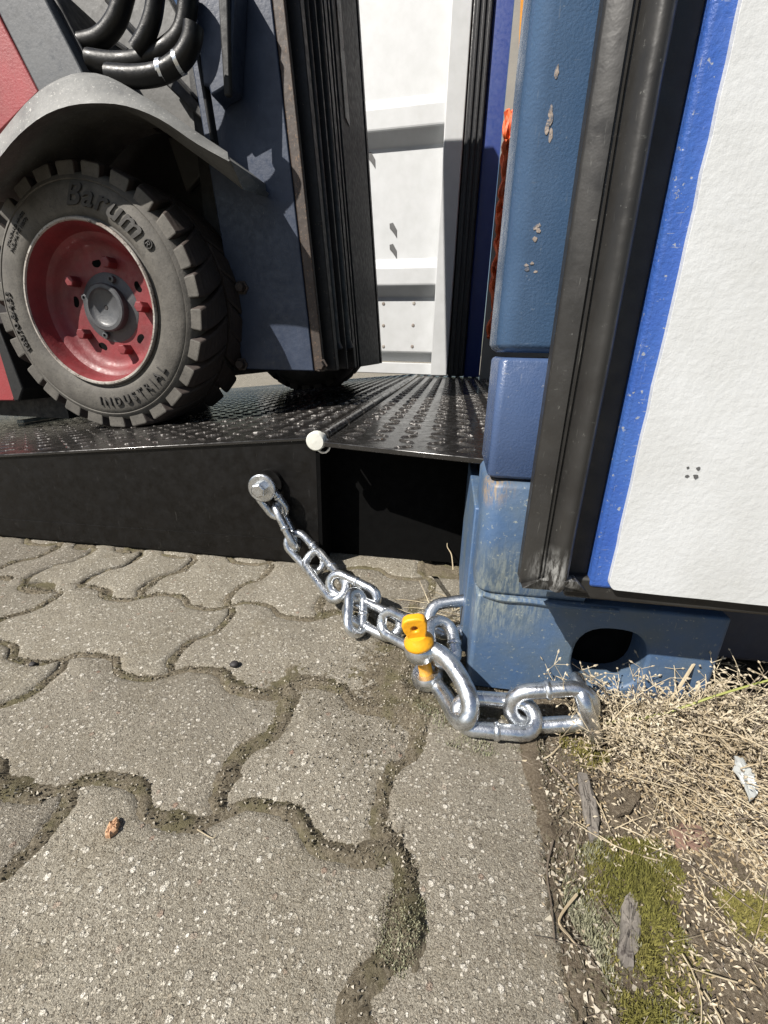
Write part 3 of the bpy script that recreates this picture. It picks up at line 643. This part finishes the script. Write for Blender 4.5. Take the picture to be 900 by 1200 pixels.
for sgn in (1, -1):
    me = lug(sgn)
    for k in range(NL):
        o = bpy.data.objects.new('tread_lug', me); col.objects.link(o); o.parent = WH; o.matrix_parent_inverse = WI
        o.matrix_world = WM@Matrix.Rotation(2*math.pi*(k+(.5 if sgn < 0 else 0))/NL+math.radians(7.5)+random.gauss(0, .008), 4, 'Z')
        if sgn > 0 or k == 0: bv = o.modifiers.new('bevel', 'BEVEL'); bv.width = .003; bv.segments = 2; bv.limit_method = 'ANGLE'; bv.angle_limit = math.radians(50)
MB().lathe([(.184, .008), (.1845, .0135), (.182, .0165), (.178, .0165), (.176, .013)], HC, HD, UZ, HN, 72).build('rim_lip', M['rimlip'], WH)
MB().lathe([(.1765, .0125), (.171, .002), (.168, -.014), (.163, -.026), (.155, -.030), (.149, -.036), (.143, -.045), (.134, -.051), (.122, -.053), (.06, -.054), (0, -.054)], HC, HD, UZ, HN, 72).build('rim', M['rimred'], WH)
MB().lathe([(.082, -.064), (.082, -.054), (.079, -.052), (.0, -.052)], HC, HD, UZ, HN, 40).build('hub_flange', M['hub'], WH)
MB().lathe([(.054, -.052), (.056, -.034), (.053, -.031), (.045, -.0305), (.042, -.0345), (.037, -.038), (.006, -.039), (.005, -.042), (0, -.042)], HC, HD, UZ, HN, 40).build('hub_cap', M['hub'], WH)
MB().lathe([(0, -.0382), (.0048, -.0382), (.0048, -.042)], HC, HD, UZ, HN, 12).build('hub_hole', M['darkstone'], WH)
for k in range(5):
    t = math.radians(72*k+1); c_ = wl_(.104*math.cos(t), .104*math.sin(t), 0)
    MB().lathe([(.0135, -.054), (.0135, -.030), (.012, -.027), (0, -.0265)], c_, HD, UZ, HN, 6).build('wheel_bolt', M['rimred'], WH, smooth=0, bevel=.001)
    t += math.radians(27); q = []
    for j in range(16):
        s_ = 2*math.pi*j/16; rr_ = .103+.0095*math.sin(s_); tt = t+.13*math.cos(s_); q.append(wl_(rr_*math.cos(tt), rr_*math.sin(tt), -.0532))
    MB().slab(q, HN*-.004).build('slot', M['void'], WH)
for t in (70, 250, 160):
    c_ = wl_(.069*math.cos(math.radians(t)), .069*math.sin(math.radians(t)), 0)
    MB().lathe([(.0085, -.052), (.0085, -.043), (.004, -.042), (.0035, -.047), (0, -.047)], c_, HD, UZ, HN, 10).build('grease_plug', M['hub'], WH)
def arc_text(txt, size, r, ang, parent, shear=0, off=0, w0=.0125, span=None, name='lettering', flip=False, ext=.0022, sp=1.0):
    cu = bpy.data.curves.new(name, 'FONT'); cu.body = txt; cu.size = size; cu.shear = shear; cu.extrude = ext; cu.offset = off; cu.align_x = 'CENTER'; cu.space_character = sp; cu.resolution_u = 3
    to = bpy.data.objects.new(name, cu); col.objects.link(to); bpy.context.view_layer.update()
    me = bpy.data.meshes.new_from_object(to.evaluated_get(bpy.context.evaluated_depsgraph_get())); bpy.data.objects.remove(to); bpy.data.curves.remove(cu)
    for v in me.vertices:
        x, y, z = v.co
        if flip: t = math.radians(ang)+x/r; rad = r-y
        else: t = math.radians(ang)-x/r; rad = r+y
        rr_ = min(max(rad, .19), .262); wz = np.interp(rr_, [.184, .194, .205, .225, .245, .262], [.006, .009, .013, .014, .0105, .0045])
        v.co = wl_(rad*math.cos(t), rad*math.sin(t), wz+.0004+(z+ext)*.9)
    me.materials.clear(); me.materials.append(M['letter']); return link_mesh(name, me, parent)
arc_text('Barum', .064, .206, 66, WH, .3, .0011, sp=1.12)
arc_text('®', .028, .218, 33, WH)
arc_text('INDUSTRIAL', .031, .236, -66, WH, 0, 0, flip=True, sp=1.5)
arc_text('180/70-8/4.33', .025, .2245, 190, WH)
arc_text('STANDARD WHEEL', .011, .231, 135, WH, ext=.001); arc_text('PNEUMATIC 180/70', .011, .217, 136, WH, ext=.001)
# fender
lower = [(-40, 232), (0, 184), (20, 160), (50, 136), (85, 123), (125, 121), (155, 126), (190, 141), (230, 168), (268, 189)]
upper = [(-40, 205), (0, 163), (20, 140), (45, 107), (80, 88), (105, 85), (130, 91), (165, 111), (200, 136), (240, 165), (270, 188)]
def resample(pts, n):
    P_ = [V(p) for p in pts]; P_ = smooth_path([p.to_3d() for p in P_], 6); L = [0]
    for i in range(1, len(P_)): L.append(L[-1]+(P_[i]-P_[i-1]).length)
    return [(np.interp(L[-1]*k/(n-1), L, [p.x for p in P_]), np.interp(L[-1]*k/(n-1), L, [p.y for p in P_])) for k in range(n)]
lo_, hi_ = resample(lower, 28), resample(upper, 28)
b = MB(); rows = []
for (xa, ya), (xb, yb) in zip(lo_, hi_):
    p0 = aty(xa, ya, .945); p1 = aty(xb, yb, 1.02); p1b = p1.lerp(p0, .5)+V((0, -.006, .012))
    rows.append([p0+V((0, .006, .004)), p0, p1b, p1, p1+V((0, .26, .02)), p1+V((0, .26, .0)), p1+V((0, .05, -.035))])
k = 7; vs = [q for r_ in rows for q in r_]
b.add(vs, [(j*k+i, j*k+(i+1) % k, (j+1)*k+(i+1) % k, (j+1)*k+i) for j in range(len(rows)-1) for i in range(k)]+[tuple(range(k)), tuple((len(rows)-1)*k+i for i in range(k))])
b.build('fender', M['grey'], FK, smooth=45)
def pan(name, pts, y, depth, mat, parent=None, bevel=.004, mb=None):
    b = MB(); b.slab([aty(px, py, y) for px, py in pts], (0, depth, 0)); return b.build(name, M[mat], parent or FK, bevel=bevel)
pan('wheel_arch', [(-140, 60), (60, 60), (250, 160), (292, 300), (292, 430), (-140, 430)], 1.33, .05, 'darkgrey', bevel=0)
pan('body_panel', [(-160, -60), (-22, -20), (46, 108), (-30, 185), (-160, 200)], 1.10, .3, 'red')
pan('front_pillar', [(-24, -30), (38, -30), (100, 90), (46, 110)], 1.09, .28, 'pillar')
pan('pillar_edge', [(38.5, -30), (52, -30), (113, 88), (100.5, 90)], 1.12, .2, 'darkgrey')
pan('cowl', [(53, -40), (178, -40), (226, 50), (250, 180), (180, 140), (113, 90)], 1.26, .05, 'cowl')
for px in ((60, 0, 105, 32), (62, 0, 150, 60), (125, 0, 232, 118)):
    b = MB(); b.tube([aty(px[0], px[1], 1.245), aty(px[2], px[3], 1.245)], .006, 6); b.build('cowl_rod', M['darkgrey'], FK)
pan('cowl_strut', [(128, 90), (140, 90), (190, 150), (178, 150)], 1.23, .03, 'darkgrey')
pan('cowl_strut', [(190, 95), (203, 90), (240, 130), (238, 142)], 1.22, .03, 'darkgrey')
pan('chassis_rail', [(-160, 380), (-12, 380), (20, 462), (16, 470), (-160, 470)], 1.16, .2, 'red')
pan('chassis_plate', [(-12, 378), (-4, 378), (27, 456), (22, 470), (16, 470)], 1.15, .24, 'darkgrey')
MB().box(-2.4, -.80, 1.36, 2.1, .30, .95).build('chassis', M['darkgrey'], FK)
MB().box(-2.4, -1.22, 1.26, 2.1, .17, .36).build('underside_block', M['darkgrey'], FK)  # dark box added to block the view and blacken under the chassis
# hoses
hs = [[(75, 55), (92, 52), (118, 45), (137, 22), (148, -15)], [(160, 60), (172, 40), (180, 15), (184, -20)],
      [(105, 70), (135, 74), (165, 71), (195, 58), (215, 35), (222, -15)], [(128, 88), (160, 90), (190, 85), (212, 70), (224, 50), (227, 30)]]
for i, h in enumerate(hs):
    b = MB(); b.tube(smooth_path([aty(px, py, 1.14-.03*(i % 2)-.015*i) for px, py in h], 6), .0195 if i != 1 else .0175, 12)
    ho = b.build('hydraulic_hose', M['hose'], FK)
    if i == 3:
        q = aty(190, 85, 1.14-.03-.045); q2 = aty(197, 82, 1.065)
        for tt in (0, 1): b = MB(); p_ = [aty(px, py, 1.065) for px, py in ((188+20*tt, 84-10*tt), (193+19*tt, 83-11*tt))]; b.tube(p_, .0205, 12); b.build('hose_clamp', M['galv'], ho)
# mast, leaning back
YM = 1.2
T = lambda px, py, y=YM: aty(px, py, y)
mr0, mr1 = T(318, 0), T(368, 435)
ml0, ml1 = T(238, 0), T(287, 440)
def ext_up(p_top, p_bot, z): f = (z-p_bot.z)/(p_top.z-p_bot.z); return p_bot+(p_top-p_bot)*f
zt = 2.3; zbm = mr1.z
sl0 = (mr0-mr1)/(mr0.z-mr1.z)                           # mast lean, shared by every upright
def upright(name, xb0, xb1, y0_, y1_, mat, z0_=None, z1_=zt, bevel=.003, parent=None):
    z0_ = zbm if z0_ is None else z0_
    lo = [(xb0+sl0.x*(z0_-zbm), y0_, z0_), (xb1+sl0.x*(z0_-zbm), y0_, z0_), (xb1+sl0.x*(z0_-zbm), y1_, z0_), (xb0+sl0.x*(z0_-zbm), y1_, z0_)]
    hi = [(x+sl0.x*(z1_-z0_), y, z1_) for x, y, z in lo]
    return MB().hexa(lo, hi).build(name, M[mat], parent or FK, bevel=bevel)
xr = mr1.x
mp = upright('mast_side_plate', xr-.205, xr, YM, YM+.03, 'navy')
upright('channel_edge', xr+.001, xr+.028, YM+.002, YM+.018, 'rustedge')
upright('outer_channel', xr-.05, xr-.0015, YM+.031, YM+.14, 'iron')
upright('inner_channel', xr+.01, xr+.05, YM+.05, YM+.085, 'iron')
upright('channel_flange', xr+.0, xr+.058, YM+.15, YM+.165, 'iron')
upright('inner_channel', xr-.03, xr+.055, YM+.27, YM+.29, 'iron')
for y_, r_ in ((YM+.115, .022), (YM+.225, .03)):
    b = MB(); b.tube([(xr+.03+sl0.x*(z-zbm), y_, z) for z in (zbm+.06, zt)], r_, 14); cy = b.build('lift_cylinder', M['iron'], FK)
    b = MB(); b.tube([(xr+.03+sl0.x*.06*f, y_, zbm+.05+.012*f) for f in (0, 1, 2, 3)], r_*1.15, 14); b.build('cylinder_gland', M['iron'], cy)
for y_ in (YM+.33, YM+.37):
    upright('lift_chain', xr+.03, xr+.045, y_, y_+.02, 'iron')
upright('carriage_plate', xr+.0, xr+.046, YM+.41, YM+.84, 'mastdark')
upright('carriage_plate', xr-.0, xr+.022, YM+.296, YM+.325, 'mastdark')
strip = upright('glint_strip', xr+.047, xr+.05, YM+.47, YM+.53, 'rimlip', z0_=1.08)  # pale strip imitates a specular glint high on the mast by its colour
for y0_ in (1.62, 1.80, 1.98): upright('mast_upright', xr-.05, xr+.02, y0_, y0_+.13, 'iron')
upright('mast_side_plate', xr-.205, xr+.0, 2.12, 2.15, 'navy'); upright('channel_edge', xr+.001, xr+.04, 2.115, 2.15, 'iron')
MB().box(xr-.20, xr-.06, YM+.15, 2.1, zbm+.0, zbm+.12).build('mast_cross_member', M['iron'], FK, bevel=.005)
MB().box(xr-.30, xr-.21, YM+.05, 2.1, zbm+.03, 2.0).build('mast_backing', M['darkgrey'], FK)
for px, py in ((283, 427), (376, 428), (283, 337)):
    c_ = T(px, py, YM-.004)
    MB().lathe([(0, -.016), (.011, -.016), (.0125, -.013), (.0125, .0), (.018, .0), (.018, .006)], c_, (1, 0, 0), (0, 0, 1), (0, 1, 0), 6).build('mast_bolt', M['rustedge'], mp, smooth=0)
pan('tilt_bracket', [(222, -40), (276, -40), (270, 98), (247, 112), (244, 100), (238, 100)], 1.135, .06, 'navy')
pan('bracket_edge', [(253, -40), (266, -40), (270, 112), (262, 112)], 1.12, .013, 'darkgrey')
pan('bracket_edge', [(228, 60), (233, 60), (250, 165), (246, 165)], 1.14, .03, 'darkgrey')
pan('axle_bracket', [(196, 160), (232, 168), (240, 200), (218, 225)], 1.30, .02, 'cowl')
# second front wheel: copies of every piece
OFF = V((0.12, 1.22, 0))
w2 = WH.copy(); col.objects.link(w2); w2.location = w2.location+OFF
for ch in WH.children:
    if ch.name.startswith('lettering'): continue
    c2 = ch.copy(); col.objects.link(c2); c2.parent = w2
MB().box(-.92, -.84, 1.32, 2.0, .44, .52).build('axle', M['darkgrey'], FK)
# ------------------------------------------------------------------ weeds, moss and litter
def stalk(b, p, d, L, r, n=3, bend=.3, seg=4, mi=0):
    d = V(d).normalized(); o_r = V((random.gauss(0, 1), random.gauss(0, 1), random.gauss(-.3, .6))).normalized(); s_ = o_r*random.uniform(.2, 1.6)*bend+V((0, 0, -bend*.4)); q = V(p); pts = [q]
    for k in range(seg): d = (d+s_/seg).normalized(); q = q+d*L/seg; pts.append(q)
    b.tube(pts, [r*(1-.55*k/seg) for k in range(seg+1)], n, mi=2 if (b is wd and random.random() < .3) else mi); return pts
def seed(b, p, d, L, r, mi=1):
    d = V(d).normalized(); u = d.orthogonal().normalized(); w_ = d.cross(u); c_ = V(p)+d*L*.5
    b.add([p, c_+u*r, c_+w_*r, c_-u*r, c_-w_*r, V(p)+d*L], [(0, 2, 1), (0, 3, 2), (0, 4, 3), (0, 1, 4), (5, 1, 2), (5, 2, 3), (5, 3, 4), (5, 4, 1)], mi)
wd = MB(); rw = random.Random(11)
for _ in range(190):                                     # upright sprigs in front of the corner casting
    q = atz(rw.uniform(695, 900), rw.uniform(835, 900)); random.seed(rw.random())
    pts = stalk(wd, (q.x, q.y, 0), (rw.gauss(.1, .5), rw.gauss(0, .35), 1), rw.uniform(.03, .115), .0006, 3, .8, 6)
    for q2 in pts[2:]:
        for _k in range(rw.randint(1, 4)):
            dd = V((rw.gauss(0, 1), rw.gauss(0, 1), rw.gauss(.3, .6))).normalized(); L = rw.uniform(.004, .014)
            wd.tube([q2, q2+dd*L], .0003, 3); seed(wd, q2+dd*L, dd, rw.uniform(.004, .007), rw.uniform(.0008, .0015))
def inpoly(px, py, poly):
    c_ = False; j = len(poly)-1
    for i in range(len(poly)):
        (xi, yi), (xj, yj) = poly[i], poly[j]
        if (yi > py) != (yj > py) and px < (xj-xi)*(py-yi)/(yj-yi)+xi: c_ = not c_
        j = i
    return c_
def world_poly(pts): return [tuple(atz(*p))[:2] for p in pts]
dense = world_poly([(690, 830), (760, 800), (900, 860), (990, 900), (1000, 1010), (900, 1060), (800, 1000), (720, 900), (690, 870)])
thin = world_poly([(660, 880), (760, 810), (960, 880), (1050, 1150), (960, 1260), (800, 1230), (770, 1080), (700, 980), (650, 960)])
def sample(poly):
    x0_, x1_ = min(p[0] for p in poly), max(p[0] for p in poly); y0_, y1_ = min(p[1] for p in poly), max(p[1] for p in poly)
    while True:
        x, y = rw.uniform(x0_, x1_), rw.uniform(y0_, y1_)
        if inpoly(x, y, poly): return x, y
for poly, cnt, hmax in ((dense, 820, .058), (thin, 420, .012)):
    for _ in range(cnt):
        x, y = sample(poly); z = ground_z(x, y)+rw.uniform(0, hmax)*rw.random()
        an = rw.gauss(-.5, .9)+(math.pi if rw.random() < .4 else 0); d = (math.cos(an), math.sin(an), rw.uniform(-.1, .45 if hmax > .02 else .12))
        random.seed(rw.random()); pts = stalk(wd, (x, y, z), d, rw.uniform(.02, .085), rw.uniform(.0003, .00075), 3, rw.choice((.25, .6, 1.1, 1.6)), 6)
        for q in pts[1:]:
            for _k in range(rw.randint(1, 3 if hmax > .02 else 2)):
                dd = V((rw.gauss(0, 1), rw.gauss(0, 1), rw.gauss(.1, .6))); q2 = q+dd.normalized()*rw.uniform(.001, .006)
                if q2.z < ground_z(q2.x, q2.y): q2.z = ground_z(q2.x, q2.y)+.001
                seed(wd, q2, dd, rw.uniform(.003, .006), rw.uniform(.0005, .001), rw.choice((1, 1, 1, 3, 3, 2)))
for _ in range(3800):                                   # shed seed husks lying flat
    x, y = sample(thin if rw.random() < .7 else dense); dd = V((rw.gauss(0, 1), rw.gauss(0, 1), rw.gauss(0, .25)))
    seed(wd, V((x, y, ground_z(x, y)+rw.uniform(.001, .005))), dd, rw.uniform(.0025, .0055), rw.uniform(.0005, .0011), rw.choice((1, 1, 3, 3, 2)))
for _ in range(110):                                    # roots and husks on the bare soil strip
    x, y = rw.gauss(.13, .014), rw.uniform(.1, .42); random.seed(rw.random()); an = rw.gauss(1.7, .7)
    stalk(wd, (x, y, ground_z(x, y)+.001), (math.cos(an), math.sin(an), .05), rw.uniform(.01, .05), rw.uniform(.0003, .0008), 3, .8, 5, 2)
    for _k in range(3):
        x2, y2 = x+rw.gauss(0, .01), y+rw.gauss(0, .02); seed(wd, V((x2, y2, ground_z(x2, y2)+.0015)), V((rw.gauss(0, 1), rw.gauss(0, 1), .1)), rw.uniform(.002, .005), rw.uniform(.0005, .001), rw.choice((1, 2)))
for _ in range(60):                                     # stray straws near the chain and under the plate
    x, y = rw.uniform(-.02, .06), rw.uniform(.55, .66); random.seed(rw.random()); stalk(wd, (x, y, ground_z(x, y)+.003), (rw.gauss(0, 1), rw.gauss(0, .5), .1), rw.uniform(.02, .06), .0007)
tag(wd.build('dry_weeds', [M['stem'], M['seed'], M['twig'], M['seedbrown']], None, smooth=0), 'straw coloured dry weeds with tiny seed heads piled by the container', 'weeds', kind='stuff')
def moss(name, label, poly, cnt, mats, hz):
    b = MB(); mcx = sum(p[0] for p in poly)/len(poly); mcy = sum(p[1] for p in poly)/len(poly); msx = max(abs(p[0]-mcx) for p in poly)*.8; msy = max(abs(p[1]-mcy) for p in poly)*.8
    for _ in range(cnt):
        x, y = sample(poly); ex = math.hypot((x-mcx)/msx, (y-mcy)/msy)+2.2*vnoise(np.array([[x]]), np.array([[y]]), 60, 22)[0, 0]
        if ex > 1.25 and rw.random() < min(.95, (ex-1.1)*1.6): continue
        z = ground_z(x, y)-.001+.004*max(0, 1-ex)*hz; L = rw.uniform(.003, .0065)*hz; a_ = rw.uniform(0, 6.28); s_ = rw.uniform(.0005, .001)
        d = V((math.cos(a_), math.sin(a_), 0)); lean = V((rw.gauss(0, .4), rw.gauss(0, .4), 1)).normalized(); mi = 1 if vnoise(np.array([[x]]), np.array([[y]]), 38, 8)[0, 0]+rw.gauss(0, .12) > .12 else 0
        p = V((x, y, z)); b.add([p-d*s_, p+d*s_, p+lean*L], [(0, 1, 2)], mi)
    return tag(b.build(name, mats, None, smooth=0), label, 'moss', kind='stuff')
mp1 = world_poly([(662, 1000), (700, 985), (770, 990), (800, 1030), (790, 1090), (830, 1150), (850, 1230), (740, 1230), (700, 1130), (660, 1060)])
moss('moss', 'olive green moss cushion beside the edge of the paving', mp1, 15000, [M['moss'], M['greymoss']], 1.1)
moss('moss', 'small dark moss patch behind the heavy chain links', world_poly([(655, 862), (700, 868), (720, 890), (690, 905), (655, 890)]), 1500, [M['moss'], M['moss']], 1)
moss('moss', 'grey green moss clump filling the wide paving joint in the foreground', world_poly([(440, 1010), (462, 985), (488, 1005), (500, 1050), (508, 1085), (492, 1120), (470, 1150), (440, 1125), (436, 1070)]), 3000, [M['greymoss'], M['sand']], .36)
moss('moss', 'thin green moss under the weeds at the right', world_poly([(830, 1050), (900, 1060), (940, 1110), (860, 1120)]), 3000, [M['moss'], M['greymoss']], 1)
moss('moss', 'sparse pale moss under the shackle and chain', world_poly([(470, 800), (520, 830), (560, 870), (640, 880), (560, 890), (510, 870)]), 1200, [M['greymoss'], M['sand']], .7)
def rod(name, label, cat, pts, r, mat):
    b = MB(); P_ = smooth_path([atz(*p) for p in pts], 5); b.tube(P_, [r*(1-.5*i/len(P_)) for i in range(len(P_))], 6)
    return tag(b.build(name, M[mat], None), label, cat)
gs = rod('grass_stem', 'long green grass stem leaning out over the dry weeds', 'grass stem', [(690, 850, .012), (770, 838, .04), (840, 815, .07), (905, 796, .09), (960, 782, .11)], .0016, 'green')
rod('grass_stem', 'pale bleached straw lying above the weeds under the door', 'straw', [(660, 845, .012), (720, 838, .02), (790, 832, .03), (905, 842, .05)], .0011, 'stem')
rod('grass_stem', 'bent flat straw with a broad base standing in the weeds', 'straw', [(776, 832, .02), (790, 815, .05), (815, 775, .075), (820, 770, .08)], .0024, 'stem')
rod('twig', 'long grey brown twig lying along the soil beside the paving', 'twig', [(622, 880, .004), (655, 905, .005), (690, 945, .004), (715, 970, .003)], .0016, 'twig')
rod('twig', 'pale straw twig crossing the soil edge near the chain', 'twig', [(612, 892, .004), (640, 888, .006), (660, 870, .008)], .0011, 'stem')
rod('twig', 'thin dark stem curving along the paving edge by the moss', 'twig', [(648, 985, .004), (641, 1020, .003), (646, 1060, .003), (650, 1105, .003)], .0009, 'twig')
rod('twig', 'forked pale twig lying beside the moss cushion', 'twig', [(676, 1048, .008), (655, 1078, .005), (668, 1098, .004), (676, 1108, .003)], .0011, 'stem')
rod('twig', 'tiny bent straw fallen on the foreground paving joint', 'twig', [(231, 972, .003), (249, 982, .0025), (253, 977, .003)], .0005, 'stem')
rod('weed_sprig', 'thin bare weed sprig standing in front of the dark ramp void', 'weed', [(531, 668, .012), (529, 650, .03), (524, 640, .04), (526, 628, .05)], .0012, 'stem')
def flat_bit(name, label, cat, pts, z, th, mat, bevel=.001, tilt=None, rough=.0016):
    n_ = len(pts); ring = []; r_ = random.Random(name+str(pts[0]))
    for i in range(n_):
        a_ = atz(*pts[i], z+(tilt[i] if tilt else 0)); b_ = atz(*pts[(i+1) % n_], z+(tilt[(i+1) % n_] if tilt else 0))
        for k in range(4): ring.append(a_.lerp(b_, k/4)+V((r_.uniform(-1, 1), r_.uniform(-1, 1), r_.uniform(-.6, .6)))*rough*.7)
    c_ = sum(ring, V())/len(ring); m_ = len(ring); rings = [[p+V((0, 0, -th)) for p in ring], ring]
    for f in (.82, .6, .36, .15): rings.append([c_.lerp(p, f)+V((0, 0, th*.25+r_.uniform(-.6, .9)*rough)) for p in ring])
    b = MB(); b.v = [p for q in rings for p in q]; b.f = [tuple(range(m_))[::-1], tuple(5*m_+k for k in range(m_))]+[(a_*m_+k, a_*m_+(k+1) % m_, (a_+1)*m_+(k+1) % m_, (a_+1)*m_+k) for a_ in range(5) for k in range(m_)]
    b.mi = [0]*len(b.f)
    return tag(b.build(name, M[mat], None, smooth=30), label, cat)
flat_bit('wood_chip', 'grey weathered wood chip lying on the moss', 'wood chip', [(731, 1050), (743, 1043), (752, 1060), (750, 1095), (741, 1132), (729, 1128), (724, 1108), (729, 1075)], .011, .005, 'wood', tilt=[.002, .002, 0, 0, 0, 0, -.001, 0])
flat_bit('plastic_scrap', 'milky curled plastic scrap lying in the dry weeds', 'plastic scrap', [(862, 886), (872, 890), (886, 912), (888, 930), (880, 938), (872, 920), (860, 900)], .045, .002, 'plastic', .0006, [.004, 0, .003, -.003, 0, .006, .006])
flat_bit('brick_fragment', 'reddish broken brick fragment half buried under the weeds', 'brick fragment', [(783, 972), (800, 962), (822, 970), (836, 990), (820, 1000), (795, 994)], .007, .012, 'brick', .003, rough=.0009)
flat_bit('bark_piece', 'flat brown bark piece lying on the soil edge', 'bark', [(676, 905), (688, 905), (700, 940), (704, 980), (692, 984), (684, 950)], .008, .004, 'wood', .001)
flat_bit('bark_piece', 'broad dull brown bark flake between soil and weeds', 'bark', [(708, 935), (730, 922), (752, 930), (742, 948), (722, 955)], .010, .004, 'soil', .001)
flat_bit('pebble', 'flat orange pebble on the foreground paver', 'pebble', [(122, 977), (127, 964), (139, 957), (140, 965), (133, 977), (124, 981)], .0045, .005, 'pebble', .0015)
def stone(name, label, px, py, r, mat, z=.002):
    bm = bmesh.new(); bmesh.ops.create_icosphere(bm, subdivisions=2, radius=r); c_ = atz(px, py, z)
    for v in bm.verts: v.co = V((v.co.x*1.15, v.co.y, v.co.z*.6))*random.uniform(.85, 1.12)+c_
    me = bpy.data.meshes.new(name); bm.to_mesh(me); bm.free(); me.materials.append(M[mat]); me.shade_smooth(); return tag(link_mesh(name, me), label, 'stone')
random.seed(21)
stone('stone', 'small black stone lying on the paver near the ramp', 275, 778, .0058, 'darkstone')
stone('stone', 'tiny dark stone in the paving joint at the left', 38, 778, .004, 'darkstone')

q0, q1 = aty(40, 497, 1.42), aty(92, 484, 1.62)  # pale slab added to stand for a bright patch on the ramp
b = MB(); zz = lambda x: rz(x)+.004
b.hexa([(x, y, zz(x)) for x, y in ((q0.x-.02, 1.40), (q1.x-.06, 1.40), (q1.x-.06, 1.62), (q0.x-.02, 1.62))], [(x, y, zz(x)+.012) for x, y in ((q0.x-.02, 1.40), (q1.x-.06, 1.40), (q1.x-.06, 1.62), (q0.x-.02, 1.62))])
tag(b.build('patch_slab', M['offwhite'], None, bevel=.002), 'pale flat slab added for a bright patch on the ramp behind the front tyre', 'patch_slab')
